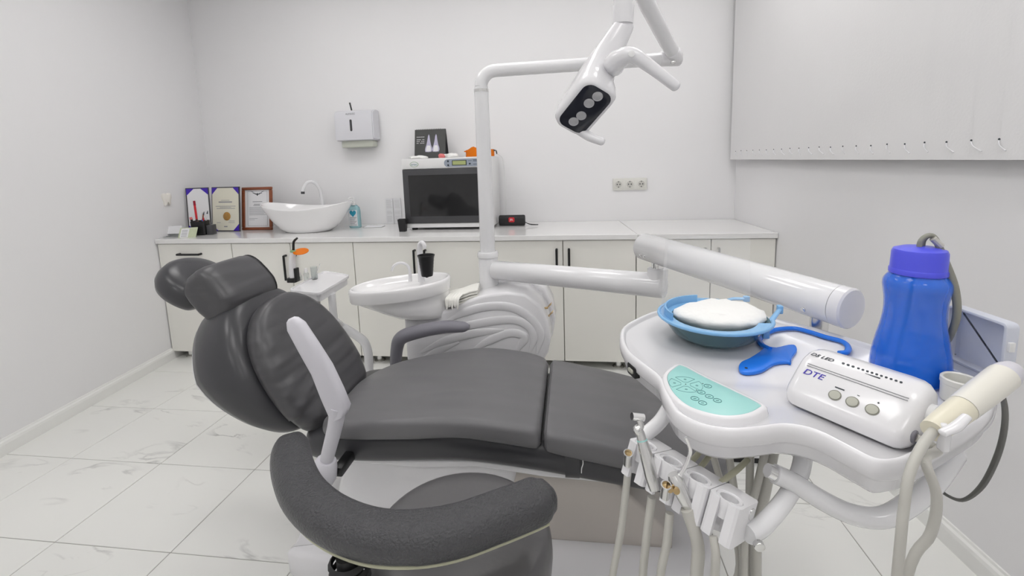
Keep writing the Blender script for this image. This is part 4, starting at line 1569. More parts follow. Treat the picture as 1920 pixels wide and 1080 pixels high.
tube(bm, [ps[-1] + dd * .004, ps[-1] + dd * .045, ps[-1] + dd * .058 + V((.006, 0, 0)), ps[-1] + dd * .07 + V((.02, 0, .0))], [.0062, .0058, .0055, .005], n=10)
obj('light_guide', bm, BLACKM, t)
bm = B()
disc(bm, frame(ps[-1] + V((.04, 0, .002)), V((1, 0, -.1)), V((0, 1, .28))), .036, 0, .002, 26)
obj('eye_shield', bm, ORANGE, t, smooth=False)
# small bottles and probe pot
for k, (a, b, h) in enumerate(((562, 527, .035), (575, 524, .055))):
    p = V((at(a, b, Y=2.06).x, 2.06, zc_))
    q = thing('resin_bottle', ('short' if k == 0 else 'tall') + ' clear dropper bottle beside the curing light', 'bottle', p)
    bm = B()
    lathe(bm, [(.012, 0), (.013, .003), (.013, h * .6), (.008, h * .75)], Matrix.Translation(p), 16)
    obj('vial', bm, CLEARB, q)
    bm = B()
    lathe(bm, [(.009, h * .72), (.009, h), (.006, h + .006)], Matrix.Translation(p), 14)
    obj('vial_cap', bm, WMATT, q)
p = V((at(590, 520, Y=2.08).x, 2.08, zc_))
t = thing('instrument_pot', 'small clear pot holding a steel probe on the assistant tray', 'pot', p)
bm = B()
lathe(bm, [(.014, 0), (.015, .003), (.0165, .062), (.0175, .064), (.015, .06), (.0135, .005)], Matrix.Translation(p), 20)
obj('pot', bm, CLEARB, t)
pen(p + V((0, 0, .006)), p + V((.045, -.01, .085)), .0022, STEEL, STEEL, 'thin steel probe leaning out of the clear pot', 'probe', 'steel_probe')

# ------------------------------------------------------------------ delivery arm
a0, a1 = V((cxu, 2.1, 0)), at(1243, 536, Y=1.65)
a0.z = at(940, 508, Y=2.07).z
t = thing('tray_boom', 'thick white two-section boom carrying the instrument tray', 'boom', (cxu, 2.1, a0.z))
dA = (a1 - a0).normalized()
bm = B()
tube(bm, [a0 + dA * .047, a1], .045, n=30, sub=1, rounded=.25)
obj('lower_arm', bm, WPAINT, t, ang=50)
pv = at(1233, 500, Y=1.66)
bm = B()
lathe(bm, [(.036, a1.z - .02), (.036, pv.z - .012), (.034, pv.z - .006), (.02, pv.z - .004)], Matrix.Translation((pv.x, pv.y, 0)), 24)
obj('arm_hub', bm, WPAINT, t)
b0, b1 = at(1208, 462, Y=1.67), at(1598, 580, Y=1.045)
dB = (b1 - b0).normalized()
bm = B()
lathe(bm, [(.022, pv.z - .01), (.022, b0.z - .01)], Matrix.Translation((pv.x, pv.y, 0)), 20)
obj('pivot_pin', bm, CHROME, t)
bm = B()
tube(bm, [b0 - dB * .006, b0, b1 - dB * .028], [.042, .048, .046], n=34, sub=1)
obj('upper_arm', bm, WPAINT, t, ang=50)
bm = B()
tube(bm, [b1 - dB * .0265, b1 - dB * .004, b1], [.0465, .0465, .043], n=34, sub=1)
obj('arm_end_cap', bm, WPL, t, ang=30)
sd = dB.cross(V((0, 0, 1))).normalized()
if sd.y > 0:
    sd = -sd
for c in (b0 + dB * .035, b0 + dB * .055, b1 - dB * .08):
    bm = B()
    w_ = (sd * .9 - V((0, 0, .43))).normalized()
    disc(bm, frame(c + w_ * .0455, dB, ez=w_), .006, 0, .004, 12, .001)
    obj('screw', bm, STEEL, t)
TZ = .92
bp_ = b1 - dB * .07
bm = B()
lathe(bm, [(.02, TZ - .012), (.02, bp_.z - .02)], Matrix.Translation((bp_.x, bp_.y, 0)) @ Matrix.Diagonal((1, .6, 1, 1)), 20)
obj('tray_post', bm, STEEL, t)

# ------------------------------------------------------------------ delivery tray (instrument table)
t = thing('delivery_tray', 'white instrument tray table with teal control panel and hose holder', 'instrument tray', (.4, .9, TZ - .07))
ring = [(1163, 628), (1175, 606), (1235, 580), (1310, 574), (1400, 584), (1500, 606), (1600, 634), (1700, 666), (1800, 699), (1850, 720), (1868, 744), (1852, 776), (1790, 815), (1725, 850), (1685, 864), (1640, 862),
        (1590, 838), (1530, 808), (1478, 797), (1430, 802), (1370, 806), (1310, 795), (1266, 770), (1245, 738), (1232, 706), (1200, 680), (1172, 655)]
tp = [at(a, b, Z=TZ) for a, b in ring]
tp = catmull([V((p.x, p.y)) for p in tp], 4, True)
bm = B()
pad(bm, tp, Matrix(), [(.03, TZ - .062), (.018, TZ - .06), (.008, TZ - .05), (.006, TZ - .034), (.004, TZ - .032), (-.001, TZ - .026), (-.002, TZ - .012), (0, TZ - .004), (.0025, TZ - .001), (.005, TZ), (.008, TZ - .001), (.010, TZ - .004), (.0125, TZ - .009), (.0135, TZ - .01)])
obj('tray_shell', bm, WPL, t, ang=60)
TS = TZ - .01      # recessed tray surface


def z7(u, v_):
    return (1140 + u / 4.5, 560 + v_ / 4.5)


# raised panel bezel and teal film
pn = [(505, 640), (570, 575), (630, 560), (800, 648), (1100, 790), (1275, 880), (1268, 912), (1180, 955), (1050, 976), (900, 966), (700, 905), (580, 815), (520, 725)]
po = catmull([V(at(*z7(a, b), Z=TZ + .004).xy) for a, b in pn], 4, True)
bm = B()
pad(bm, offset(po, -.009), Matrix(), [(-.003, TS - .002), (0, TZ), (.003, TZ + .003), (.008, TZ + .003), (.009, TZ + .001)])
pb_ = obj('panel_bezel', bm, WPL, t, ang=50)
bm = B()
prism(bm, po, Matrix(), TZ, TZ + .0025, .0005)
tf = obj('control_panel', bm, TEAL, t, ang=50)


def key(kind, u, v_, r=.0, a0_=0, a1_=0):
    p = at(*z7(u, v_), Z=TZ + .0026)
    bm = B()
    if kind == 'ring':
        lathe(bm, [(r, 0), (r, .0005), (r * .86, .0005), (r * .86, 0)], Matrix.Translation(p), 24, close=True)
        obj('key_outline', bm, INKT, tf, smooth=False)
        bm = B()
        box(bm, (p.x, p.y, p.z), (r * .7, r * .22, .0005), 0)
        obj('key_symbol', bm, INKT, tf, smooth=False)
    elif kind == 'dot':
        disc(bm, Matrix.Translation(p), .0011, 0, .0005, 10)
        obj('indicator', bm, INK, tf, smooth=False)
    return p


for u, v_ in ((842, 738), (787, 790), (855, 826), (923, 860), (733, 843), (798, 880)):
    key('ring', u, v_, .0068)
for u, v_ in ((655, 722), (800, 718), (747, 772)):
    key('dot', u, v_)
kc = at(*z7(655, 722), Z=TZ + .0026)
kx = (at(*z7(770, 690), Z=TZ) - at(*z7(545, 735), Z=TZ)).length / 2
for q in range(4):
    bm = B()
    a0_, a1_ = q * math.pi / 2 + .16 + .6, (q + 1) * math.pi / 2 - .16 + .6
    pts = [kc + V((math.cos(a), math.sin(a), 0)) * kx for a in [a0_ + (a1_ - a0_) * k / 6 for k in range(7)]] + [kc + V((math.cos(a), math.sin(a), 0)) * kx * .3 for a in (a1_ - .2, a0_ + .2)]
    tube(bm, pts + pts[:1], .00035, n=5, sub=1)
    kk = obj('pad_key', bm, INKT, tf, smooth=False)
    am = (a0_ + a1_) / 2
    c = kc + V((math.cos(am), math.sin(am), 0)) * kx * .66
    bm = B()
    for s in (-1, 0, 1):
        box(bm, (0, s * .0016, 0), (.005 - abs(s) * .002, .0006, .0005), 0, Matrix.Translation(c) @ Matrix.Rotation(.8, 4, 'Z'))
    obj('key_symbol', bm, INKT, kk, smooth=False)
# rocker switch on the left flank
pl = [at(a, b, Z=TZ) for a, b in ((1173, 656), (1203, 682))]
e = (pl[1] - pl[0]).normalized()
nrm = V((0, 0, 1)).cross(e)
if nrm.y > 0:
    nrm = -nrm
Mx = frame(lerp(pl[0], pl[1], .5) + V((0, 0, -.03)) + nrm * .001, V((0, 0, 1)).cross(nrm), (0, 0, 1))
bm = B()
prism(bm, rrect(.036, .024, .005), Mx, -.012, .004, .0015)
sw = obj('switch_bezel', bm, BLACKM, t)
bm = B()
prism(bm, rrect(.02, .009, .004), Mx, .002, .007, .0015)
obj('rocker', bm, BUTTON, sw)
# holder arms below the tray
hl, hr = V((.112, .755, .815)), V((.236, .638, .80))
bm = B()
tube(bm, [at(1262, 752, Y=.80), at(1238, 790, Y=.79), at(1210, 815, Y=.78), hl + V((.01, .03, .01))], .0125, n=14)
obj('holder_arm', bm, WPAINT, t)
bm = B()
tube(bm, [at(1508, 845, Y=.74), at(1498, 890, Y=.72), at(1470, 940, Y=.69), at(1430, 985, Y=.655), at(1402, 1002, Y=.635)], .0135, n=14)
obj('holder_arm', bm, WPAINT, t)
bm = B()
pe = at(1408, 1000, Y=.632)
disc(bm, frame(pe + V((.006, -.01, -.006)), (1, 0, 0), ez=(.2, -1, -.1)), .0075, 0, .008, 14, .001)
obj('arm_bolt', bm, STEEL, t)
# grab handle under the tray
bm = B()
gh = [at(1452, 888, Y=.70), at(1490, 906, Y=.70), at(1545, 940, Y=.69), at(1600, 965, Y=.68), at(1655, 970, Y=.675), at(1705, 945, Y=.68), at(1750, 905, Y=.70), at(1790, 850, Y=.74)]
tube(bm, gh, .0148, n=16)
obj('grab_handle', bm, WPAINT, t)
bm = B()
dg = (gh[0] - gh[1]).normalized()
tube(bm, [gh[0], gh[0] + dg * .012], [.012, .011], n=14, sub=1)
obj('handle_end', bm, CHROME, t)

# holder blocks
rd = (hr - hl).normalized()
dd = V((.67, .74, 0))
dd = (dd - rd * dd.dot(rd)).normalized()
upv = rd.cross(dd)
if upv.z < 0:
    upv = -upv
BW = (hr - hl).length / 3.55
HB = []
for k in range(4):
    c = hl + rd * (BW * (k + .28))
    # tilt: top leans towards the operator
    fw = -dd
    up2 = (upv * .88 + fw * -.30).normalized()
    dp = rd.cross(up2)
    if dp.dot(dd) < 0:
        dp = -dp
    Mk = Matrix((rd, dp, up2)).transposed().to_4x4()
    Mk.translation = c
    w2 = BW * .485
    out = [V((-w2, -.012)), V((-w2, -.024)), V((-w2 + .002, -.0285)), V((-w2 + .006, -.031)), V((-.0065, -.031))]
    rn = .0135
    for a in range(0, 11):
        q = math.radians(-116 - 308 * a / 10)
        out.append(V((rn * math.cos(q), -.012 + rn * math.sin(q))))
    out += [V((.0065, -.031)), V((w2 - .006, -.031)), V((w2 - .002, -.0285)), V((w2, -.024)), V((w2, .036)), V((w2 - .003, .04)), V((-w2 + .003, .04)), V((-w2, .036))]
    out = out[::-1]
    bm = B()
    loops(bm, [[Mk @ V((p.x, p.y, z + (-.3 * (p.y + .03) * 0 if z < 0 else 0))) for p in out] for z in (-.036, .022)])
    hb = obj('instrument_holder', bm, WPL, t, ang=30)
    bm = B()
    lathe(bm, [(.0185, .0235), (.0178, .0228), (.0138, .006), (.0132, -.006), (.0137, -.006), (.0145, .005), (.019, .0222)], Mk @ Matrix.Translation((0, -.012, 0)), 24, close=True)
    obj('holder_funnel', bm, WPL, hb)
    HB.append((Mk, c))
# rail joining the holders
bm = B()
tube(bm, [hl + upv * .0 + dd * .02 - rd * .01, hr + dd * .02 + rd * .012], .009, n=12, sub=1)
obj('holder_rail', bm, STEEL, t)

# hoses: from the holders down, round and back up under the tray
hs = [((1178, 880), (1165, 990), (1148, 1085), (1325, 812), .0062), ((1222, 932), (1212, 1010), (1205, 1085), (1362, 822), .0068), ((1256, 962), (1250, 1020), (1238, 1085), (1407, 832), .0066),
      ((1292, 975), (1308, 1020), (1306, 1085), (1450, 842), .0095), ((1337, 1005), (1342, 1040), (1340, 1085), (1436, 842), .0062)]
for k, (a, b, c, d, r) in enumerate(hs):
    ya_ = .735 - .028 * k
    p1_, p2_, p3_ = at(*a, Y=ya_), at(*b, Y=ya_ - .01), at(*c, Y=ya_ - .01)
    if k == 3:
        p1_ = at(1288, 955, Y=ya_)
    e1 = at(*d, Y=.80 - .012 * k)
    mid = at((d[0] * .6 + 1400 * .4) - 12 * (k - 2), 1000, Y=.80 - .012 * k)
    low = V((lerp(p3_.x, mid.x, .5), lerp(p3_.y, mid.y, .5), .42))
    bm = B()
    tube(bm, [p1_, p2_, p3_, V((p3_.x, p3_.y + .01, .52)), low, V((mid.x, mid.y, .52)), mid, lerp(mid, e1, .5), e1], r, n=10, sub=5)
    obj('hose', bm, HOSE, t)
for (a, b) in (((1333, 812), (1290, 872)), ((1348, 822), (1305, 886)), ((1428, 832), (1350, 906))):
    bm = B()
    p1_, p2_ = at(*a, Y=.82), at(*b, Y=.735 if a[0] < 1400 else .69)
    tube(bm, [p1_, lerp(p1_, p2_, .5) + V((0, 0, -.006)), p2_], .0048, n=10)
    obj('thin_hose', bm, HOSE2, t)

# instruments in the holders
Mk, c = HB[0]
q0, q1 = at(1222, 893, Y=.70), at(1195, 792, Y=.725)
t2 = thing('contra_angle_handpiece', 'steel contra-angle dental handpiece standing in the holder', 'handpiece', q0)
dq = (q1 - q0).normalized()
bm = B()
L_ = (q1 - q0).length
tube(bm, [q0 - dq * .02, q0, q0 + dq * L_ * .35, q0 + dq * L_ * .62, q0 + dq * L_ * .66], [.0095, .0115, .0105, .0088, .0085], n=18, sub=3)
obj('grip', bm, STEEL, t2)
bm = B()
tube(bm, [q0 + dq * L_ * .655, q0 + dq * L_ * .675], .0088, n=18, sub=1)
obj('colour_ring', bm, TEAL, t2)
bm = B()
sb = V((-1, 0, .1)).normalized()
tube(bm, [q0 + dq * L_ * .67, q0 + dq * L_ * .8, q0 + dq * L_ * .86 + sb * .003, q0 + dq * L_ * .93 + V((.004, 0, 0)), q0 + dq * L_ * 1.05 + V((.004, 0, .0))], [.0078, .0072, .0078, .0055, .005], n=16)
obj('neck', bm, STEEL, t2)
bm = B()
hc = q0 + dq * L_ * 1.1 + V((.004, 0, 0))
tube(bm, [hc + V((-.011, -.003, .003)), hc + V((.009, .003, -.002))], .0062, n=16, sub=1)
obj('head', bm, CHROME, t2)
t2 = thing('air_water_syringe', 'chrome air-water syringe with bent nozzle hanging in the holder', 'syringe', at(1290, 960, Y=.66))
s0, s1 = at(1296, 962, Y=.655), at(1268, 903, Y=.665)
bm = B()
tube(bm, [at(1300, 980, Y=.655), s0, lerp(s0, s1, .55), s1, s1 + (s1 - s0).normalized() * .012], [.005, .008, .0105, .0125, .008], n=16)
obj('handle', bm, STEEL, t2)
bm = B()
tube(bm, [s1 + V((.002, 0, .004)), at(1281, 882, Y=.668), at(1294, 850, Y=.67), at(1291, 832, Y=.67), at(1286, 820, Y=.67)], [.0045, .0032, .003, .0028, .0026], n=10)
obj('nozzle', bm, CHROME, t2)
for a, b in ((1256, 917), (1268, 920)):
    bm = B()
    p = at(a, b, Y=.652)
    disc(bm, frame(p, (1, 0, 0), ez=(0, -1, .3)), .0052, -.008, .003, 14, .001)
    obj('push_button', bm, BRASS, t2)
for k, (a, b, y) in enumerate(((1178, 852, .722), (1249, 912, .655))):
    p = at(a, b, Y=y)
    q = thing('hose_coupling', ('brass-lined steel hose coupling in the holder beside the contra-angle handpiece', 'brass-lined steel hose coupling in the holder beside the air-water syringe')[k], 'coupling', p)
    bm = B()
    M = frame(p, (1, 0, 0), ez=(.0, -.35, 1))
    lathe(bm, [(.0075, -.025), (.0075, .0), (.008, .004), (.0062, .004), (.0058, -.003), (.0, -.003)], M, 18)
    obj('sleeve', bm, STEEL, q)
    bm = B()
    disc(bm, M, .0057, -.004, -.0015, 16)
    obj('connector', bm, BRASS, q)

# ------------------------------------------------------------------ on the tray
# smoked bowl
r0, r1 = at(1240, 582, Z=.965), at(1446, 606, Z=.965)
bc = lerp(r0, r1, .5)
rb = (r1 - r0).length / 2
t = thing('smoked_bowl', 'smoky blue plastic bowl on the instrument tray', 'bowl', (bc.x, bc.y, TS))
M = Matrix.Translation((bc.x, bc.y, TS))
bm = B()
lathe(bm, [(rb * .42, 0), (rb * .5, .002), (rb * .78, .02), (rb * .96, .05), (rb, .056), (rb * .985, .057), (rb * .94, .05), (rb * .76, .022), (rb * .46, .005)], M, 48)
obj('bowl_wall', bm, SMOKE, t, ang=60)
# face shield lying in the bowl
t = thing('face_shield', 'pale blue face shield frame with a clear standing visor resting on the bowl', 'face shield', (bc.x, bc.y, TS + .055))
zf = TS + .058
bm = B()
rf = rb * 1.04


def arc_pts(r, a0_, a1_, z, n=28):
    return [V((bc.x + r * math.cos(math.radians(lerp(a0_, a1_, k / n))), bc.y + r * math.sin(math.radians(lerp(a0_, a1_, k / n))), z)) for k in range(n + 1)]


tube(bm, arc_pts(rf, 60, 345, zf), .0038, n=10, sub=1)
obj('frame_rim', bm, BLUEF, t)
bm = B()
ls = []
for p, q in zip(arc_pts(rf * .76, 75, 335, zf - .004), arc_pts(rf * .99, 75, 335, zf)):
    ls.append([p + V((0, 0, -.002)), q + V((0, 0, -.002)), q + V((0, 0, .001)), p + V((0, 0, .001))])
loops(bm, ls)
obj('frame_brim', bm, BLUEF, t)
bm = B()
ls = []
for p, q in zip(arc_pts(rf * .86, 95, 200, zf), arc_pts(rf * .89, 95, 200, zf)):
    ls.append([p + V((0, 0, -.004)), q + V((0, 0, -.004)), q + V((0, 0, .016)), p + V((0, 0, .016))])
loops(bm, ls)
obj('brow_band', bm, BLUEF, t)
# lugs of the head band
g0_, g1_ = arc_pts(rf, 345, 345, zf)[0], at(1458, 585, Y=bc.y + .03)
bm = B()
lo, hi = at(1438, 612, Y=bc.y - .03), at(1462, 580, Y=bc.y + .05)
tube(bm, [arc_pts(rf, 335, 335, zf)[0], lo, lerp(lo, hi, .5), hi], [.004, .008, .007, .006], n=10, flat=.6)
box(bm, hi + V((0, 0, .0)), (.012, .014, .02), .003)
box(bm, lo + V((-.004, -.006, -.012)), (.014, .008, .026), .002)
obj('side_lug', bm, BLUEF, t)
bm = B()
s0 = arc_pts(rf, 62, 62, zf)[0]
tube(bm, [s0, s0 + V((.02, .0, .006)), s0 + V((.045, -.005, .008))], [.004, .006, .006], n=10, flat=.6)
box(bm, s0 + V((.05, -.005, .008)), (.014, .01, .014), .002)
obj('side_lug', bm, BLUEF, t)
bm = B()
ls = []
for k in range(29):
    a = math.radians(lerp(30, 188, k / 28))
    hv = .165
    for_ = [(rf * .97, zf), (rf * .9, zf + hv), (rf * .9 - .0008, zf + hv), (rf * .97 - .0008, zf)]
    ls.append([V((bc.x + r_ * math.cos(a), bc.y + r_ * math.sin(a), z_)) for r_, z_ in for_])
loops(bm, ls)
obj('visor', bm, CLEAR, t, ang=60)
# napkin stack inside the bowl
bm = B()
ls = []
nk = [at(a, b, Z=zf - .004) for a, b in ((1262, 590), (1318, 607), (1388, 613), (1438, 600), (1416, 579), (1345, 566), (1286, 574))]
no = catmull([V(p.xy) for p in nk], 4, True)
pad(bm, no, Matrix(), [(.045, zf - .05), (.03, zf - .035), (.006, zf - .014), (0, zf - .004), (.002, zf + .002), (.012, zf + .007), (.03, zf + .011)])
for v3 in bm.verts:
    v3.co.z += .0022 * math.sin(v3.co.x * 190) + .0018 * math.sin(v3.co.y * 150)
tag(obj('cotton_napkin', bm, TISSUE, ang=70), 'white cotton napkin heaped in the smoky bowl', 'napkin')

# blue lip retractor
t = thing('lip_retractor', 'bright blue plastic lip retractor lying flat on the tray', 'retractor', at(1440, 680, Z=TS))
zr_ = TS + .004
hn = [(1385, 690), (1389, 699), (1405, 702), (1430, 697), (1452, 684), (1476, 681), (1483, 683), (1485, 672), (1494, 660), (1491, 650), (1478, 649), (1455, 654), (1436, 652), (1424, 662), (1405, 674), (1390, 681)]
ho_ = catmull([V(at(a, b, Z=zr_).xy) for a, b in hn], 3, True)
bm = B()
prism(bm, ho_, Matrix(), TS + .001, TS + .008, .002)
obj('handle_plate', bm, BLUEP, t, ang=50)
bm = B()
tube(bm, [at(a, b, Z=zr_ + .003) for a, b in ((1444, 655), (1428, 646), (1424, 636), (1436, 626), (1456, 618), (1490, 616), (1520, 623), (1548, 632), (1578, 640), (1590, 650), (1588, 660), (1574, 662))], .006, n=10, flat=.8)
obj('open_loop', bm, BLUEP, t, ang=70)
bm = B()
p = at(1399, 690, Z=TS + .0082)
disc(bm, Matrix.Translation(p), .0028, 0, .0006, 12)
obj('hang_hole', bm, INK, t, smooth=False)

# ultrasonic scaler
f0, f1 = at(1466, 742, Z=TS + .012), at(1692, 838, Z=TS + .012)
ex = (f1 - f0)
ex.z = 0
LS = ex.length
ex.normalize()
ey = V((-ex.y, ex.x, 0))
MS = frame((f0.x, f0.y, TS), ex, ey)
t = thing('ultrasonic_scaler', 'white ultrasonic scaler box with three grey buttons on the tray', 'scaler', MS @ V((LS / 2, .05, 0)))
prf = [(.006, .0), (-.001, .006), (-.003, .018), (.004, .030), (.046, .066), (.056, .072), (.078, .079), (.098, .077), (.112, .066), (.118, .04), (.118, .01), (.112, 0)]
prf = prf[:1] + prf[1:]


def scr(x, k, sh=0.0):
    cy_, cz_ = .057, .034
    return [MS @ V((x, cy_ + (a - cy_) * k, max(0.0005, cz_ + (b - cz_) * k))) for a, b in prf]


bm = B()
loops(bm, [scr(0.0, .62), scr(.002, .8), scr(.007, .92), scr(.015, .98), scr(.026, 1.0), scr(LS - .026, 1.0), scr(LS - .012, .98), scr(LS - .004, .92), scr(LS + .003, .78), scr(LS + .006, .55)])
obj('housing', bm, WPL, t, ang=40)
sl_d = V((0, .042, .036)).normalized()
MFp = MS @ frame((0, .004, .030), (1, 0, 0), sl_d)


def FP(x, y, z=0.0):
    return MFp @ Matrix.Translation((x, y, z))


sl_len = math.hypot(.042, .028)
for k, fx_ in enumerate((.435, .58, .735)):
    bm = B()
    lathe(bm, [(.0088, 0), (.0088, .0008), (.0078, .001), (.0075, .0002)], FP(LS * fx_, .016), 24)
    obj('button_ring', bm, CORDG, t)
    bm = B()
    disc(bm, FP(LS * fx_, .016), .0075, 0, .0018, 24, .0006)
    obj('button', bm, BUTTON, t)
text('brand_lettering', 'DTE', .0145, FP(LS * .19, .037, .0004), INKB, t, shear=.2, squash=1.15)
bm = B()
bars(bm, FP(LS * .445, .0295, .0003), [(-.0065, .0065, 0, .0018)])
bars(bm, FP(LS * .6, .0295, .0003), [(-.0016, .0016, 0, .0008)])
bars(bm, FP(LS * .755, .0295, .0003), [(-.0014, .0014, 0, .0009), (-.0005, .0005, 0, .0028)])
obj('button_legends', bm, INK, t, smooth=False)
for yy in (.0485, .0525):
    bm = B()
    bars(bm, FP(0, yy, .0002), [(LS * .10, LS * .93, 0, .0009)], .0008)
    obj('groove_line', bm, INKG, t, smooth=False)
top_d = V((0, .022, .007)).normalized()
MTp = MS @ frame((0, .0565, .0723), (1, 0, 0), top_d)
text('model_lettering', 'D5 LED', .0105, MTp @ Matrix.Translation((LS * .17, .007, .0008)), INK, t, shear=.3)
for k in range(13):
    bm = B()
    xk = LS * (.36 + .042 * k) if k < 3 else LS * (.49 + .037 * (k - 3))
    disc(bm, MTp @ Matrix.Translation((xk, .009, .0002)), .0021 if k < 3 else .0018, 0, .0008, 12)
    obj('level_light', bm, INK, t, smooth=False)
bm = B()
loops(bm, [[MTp @ V((LS * .56, .0028, z)), MTp @ V((LS * .68, .0012, z)), MTp @ V((LS * .68, .0035, z))] for z in (.0003, .0009)])
obj('level_wedge', bm, INK, t, smooth=False)
# cord socket at the right end
bm = B()
Mc = MS @ frame((LS + .001, .022, .022), (0, 1, 0), (0, 0, 1))
disc(bm, Mc, .0095, 0, .006, 20, .001)
obj('cord_socket', bm, DGREYARM, t)
bm = B()
lathe(bm, [(.018, 0), (.021, .004), (.021, .012), (.017, .016), (.01, .017)], MS @ frame((LS + .001, .066, .036), (0, 1, 0), (0, 0, 1)), 24)
obj('handpiece_rest', bm, WMATT, t)
c0 = MS @ V((LS + .006, .022, .022))
hb0, hb1 = at(1752, 806, Y=.60), at(1902, 690, Y=.70)
dh = (hb1 - hb0).normalized()
hL = (hb1 - hb0).length
bm = B()
tube(bm, [c0, c0 + V((.02, -.012, -.01)), at(1735, 862, Y=.57), at(1756, 930, Y=.56), at(1745, 1000, Y=.56), at(1700, 1085, Y=.56), V((at(1690, 1085, Y=.55).x, .55, .56)), V((at(1680, 1085, Y=.54).x, .54, .62)),
          at(1686, 1040, Y=.535), at(1694, 960, Y=.54), at(1705, 890, Y=.55), at(1728, 838, Y=.57), hb0], .0056, n=12, sub=6)
obj('handpiece_hose', bm, HOSE, t)
t2 = thing('scaler_handpiece', 'cream scaler handpiece with grey tip lying across the scaler rest', 'handpiece', hb0)
bm = B()
tube(bm, [hb0 - dh * .004, hb0 + dh * .01, hb0 + dh * hL * .32], [.0135, .0145, .0165], n=22, sub=1)
obj('rear_sleeve', bm, CREAM, t2)
bm = B()
tube(bm, [hb0 + dh * hL * .325, hb0 + dh * hL * .55, hb0 + dh * hL * .84], [.0168, .018, .0185], n=22, sub=3)
obj('front_sleeve', bm, mat('pale_cream', (.80, .78, .71), .3, var=.02), t2)
bm = B()
tube(bm, [hb0 + dh * hL * .845, hb0 + dh * hL * .9, hb0 + dh * hL * .97, hb0 + dh * hL], [.0178, .017, .013, .006], n=22, sub=3)
obj('grey_tip', bm, GREYARM, t2)
bm = B()
kk0, kk1 = at(1768, 812, Y=.575), at(1812, 782, Y=.59)
tube(bm, [kk0, lerp(kk0, kk1, .5) + V((0, -.002, -.001)), kk1], [.0055, .0065, .0055], n=12, flat=.8, rounded=.5)
box(bm, lerp(kk0, kk1, .3) + V((.004, .012, -.02)), (.01, .012, .036), .003)
t3 = tag(obj('handpiece_bracket', bm, WPL, ang=60), 'small white clip bracket under the cream scaler handpiece', 'bracket')
# beige ring cup
p = at(1797, 752, Z=TS)
t = thing('ring_cup', 'beige open ring cup between the blue bottle and the cream handpiece', 'cup', p)
bm = B()
lathe(bm, [(.020, 0), (.0235, .002), (.0245, .03), (.0255, .031), (.0255, .039), (.0235, .041), (.021, .039), (.019, .006)], Matrix.Translation(p), 30)
obj('cup_wall', bm, SOCK, t, ang=40)

# blue water bottle
pbt = at(1703, 706, Z=TS)
rB = .067
t = thing('water_bottle', 'translucent blue water bottle with violet cap standing on the tray', 'bottle', (pbt.x, pbt.y, TS))
M = Matrix.Translation((pbt.x, pbt.y, TS))
bprf = [(.056, 0), (.064, .003), (.0675, .012), (.067, .03), (.0645, .05), (.059, .075), (.0535, .1), (.051, .122), (.0515, .142), (.0545, .16), (.056, .17), (.0545, .18), (.047, .19), (.042, .193)]
bprf = [(r, z * 1.0) for r, z in bprf]
zprf = catmull([V((r * .87, z * 1.02, 0)) for r, z in bprf], 3)
inner = [(max(p.x - .002, .001), p.y) for p in reversed(zprf)]
bm = B()
lathe(bm, [(p.x, p.y) for p in zprf] + [(r, z if z > .004 else .003) for r, z in inner], M, 48)
obj('bottle_wall', bm, BOTB, t, ang=60)
bm = B()
wl = .072
wp = [(p.x - .0026, max(p.y, .0035)) for p in zprf if p.y < wl]
lathe(bm, wp + [(wp[-1][0] - .001, wl)], M, 48)
obj('water', bm, BOTW, t, ang=50)
bm = B()
lathe(bm, [(.039, .196), (.0415, .197), (.0415, .204), (.0405, .2055), (.040, .207), (.0392, .235), (.037, .24), (.026, .244), (.01, .2455)], M, 44)
cap = obj('cap', bm, CAPB, t, ang=35)
bm = B()
tube(bm, [(pbt.x - .004, pbt.y, TS + .232), (pbt.x - .012, pbt.y, TS + .12), (pbt.x - .03, pbt.y - .005, TS + .01)], .003, n=8)
obj('dip_tube', bm, CORDG, t)
cp_ = V((pbt.x, pbt.y, TS + .243))
bm = B()
tube(bm, [cp_ + V((-.004, -.004, -.006)), cp_ + V((-.003, -.004, .012)), cp_ + V((.008, -.004, .022)), cp_ + V((.02, -.004, .016)), at(1772, 490, Y=pbt.y - .02), at(1790, 540, Y=pbt.y - .03), at(1794, 590, Y=pbt.y - .03), at(1782, 628, Y=pbt.y - .01), at(1768, 650, Y=pbt.y + .075)], [.0042, .0042, .0042, .005, .006, .0062, .006, .0055, .005], n=10, sub=6)
obj('feed_tube', bm, CORDG, t)
bm = B()
tube(bm, [cp_ + V((.008, .006, -.006)), cp_ + V((.009, .006, .012)), cp_ + V((.016, .004, .02)), cp_ + V((.026, .0, .014))], .004, n=10)
obj('vent_tube', bm, CORDG, t)
bm = B()
fa, fb = at(1749, 447, Y=pbt.y - .008), at(1765, 462, Y=pbt.y - .012)
tube(bm, [fa, fb], .0078, n=10, sub=1, flat=.7)
obj('tube_clip', bm, HOSE, t)

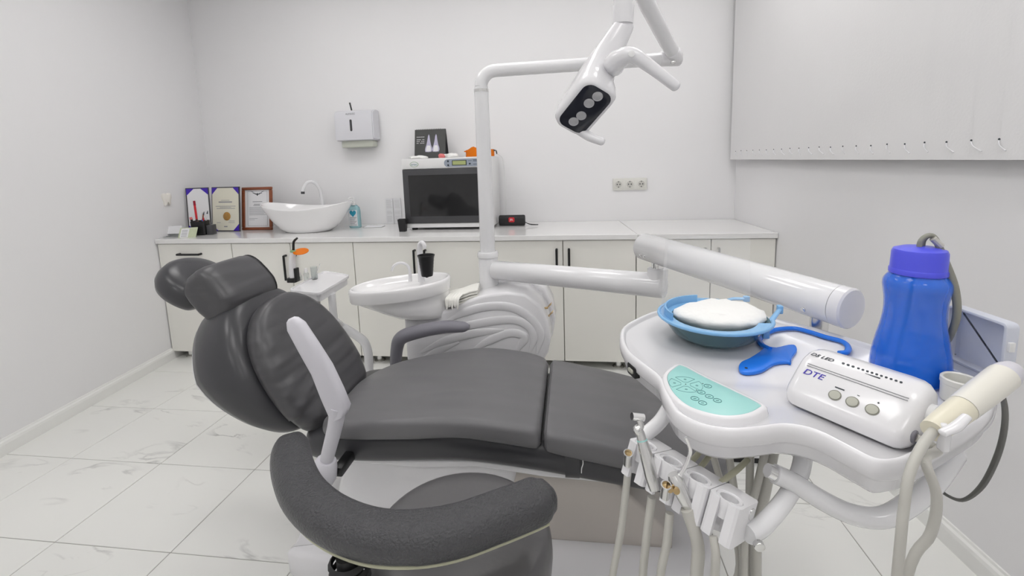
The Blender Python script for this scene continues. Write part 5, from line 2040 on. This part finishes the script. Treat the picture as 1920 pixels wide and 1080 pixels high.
# frosted case with open lid behind the bottle
l0, l1 = at(1786, 700, Y=.90), at(1882, 735, Y=.82)
zl = TS + .001
t = thing('frosted_case', 'frosted white plastic case with its lid standing open behind the bottle', 'case', (lerp(l0.x, l1.x, .5), lerp(l0.y, l1.y, .5), zl))
u0, u1 = at(1786, 576, Y=.92), at(1900, 602, Y=.815)
e = V((u1.x - u0.x, u1.y - u0.y, 0))
wL = e.length
Ml = frame((u0.x, u0.y, zl + .022), e, V((0.0, .0, 1)))
hL2 = lerp(u0.z, u1.z, .5) - zl - .022
bm = B()
pad(bm, rrect(wL, hL2, .008, 4, wL / 2, hL2 / 2), Ml, [(.002, -.014), (0, -.012), (0, .008), (.0015, .009), (.004, .009), (.005, -.008), (.012, -.009)])
obj('lid', bm, FROST, t, ang=40)
bm = B()
box(bm, (wL + .001, hL2 * .62, .0), (.006, .016, .01), .001, Ml)
obj('latch', bm, WMATT, t)
bm = B()
Mb2 = frame((u0.x, u0.y, zl), e, V((-e.y, e.x, 0)))
pad(bm, rrect(wL, .034, .008, 4, wL / 2, -.02), Mb2, [(.003, 0), (0, .003), (0, .02), (.001, .021), (.004, .021), (.005, .004)])
obj('case_base', bm, FROST, t, ang=40)

# dark flat cord
bm = B()
tube(bm, [at(1850, 735, Y=.80), at(1874, 733, Y=.79), at(1884, 765, Y=.77), at(1882, 810, Y=.75), at(1868, 860, Y=.74), at(1842, 910, Y=.73), at(1808, 937, Y=.73), at(1778, 930, Y=.74), at(1760, 912, Y=.76), at(1752, 880, Y=.79)],
     [.006, .007, .0085, .009, .009, .0085, .006, .005, .005, .005], n=10, flat=.45, up=(0, -1, 0), sub=6)
tag(obj('supply_cord', bm, CORD, ang=70), 'dark grey flat cord looping below the right end of the instrument tray', 'cord')

# ------------------------------------------------------------------ white floor box beyond the foot end
fb = at(1410, 884, Z=0)
fx0, fx1, fy0 = .60, .80, 1.90
t = thing('floor_box', 'white equipment box on a black plinth standing on the floor by the right wall', 'equipment box', ((fx0 + fx1) / 2, fy0 + .15, 0))
obj('plinth', bx(fx0 + .01, fx1 - .01, fy0 + .012, fy0 + .29, 0.0, .03, .003), BLACKR, t)
obj('lower_case', bx(fx0, fx1, fy0, fy0 + .3, .03, .075, .006), WPL, t)
bm = B()
prism(bm, [V((fx0 + .005, .075)), V((fx1 - .004, .075)), V((fx1 - .006, .1)), V((fx1 - .015, .14)), V((fx1 - .04, .185)), V((fx0 + .02, .19)), V((fx0 + .005, .17))], frame((0, fy0 + .295, 0), (1, 0, 0), (0, 0, 1)), 0, .29, .006)
obj('upper_case', bm, WPL, t, ang=40)
bm = B()
disc(bm, frame((fx1 - .0, fy0 + .06, .13), (0, 1, 0), ez=(1, 0, .3)), .016, -.012, .006, 18, .002)
obj('round_port', bm, BLACKR, t)
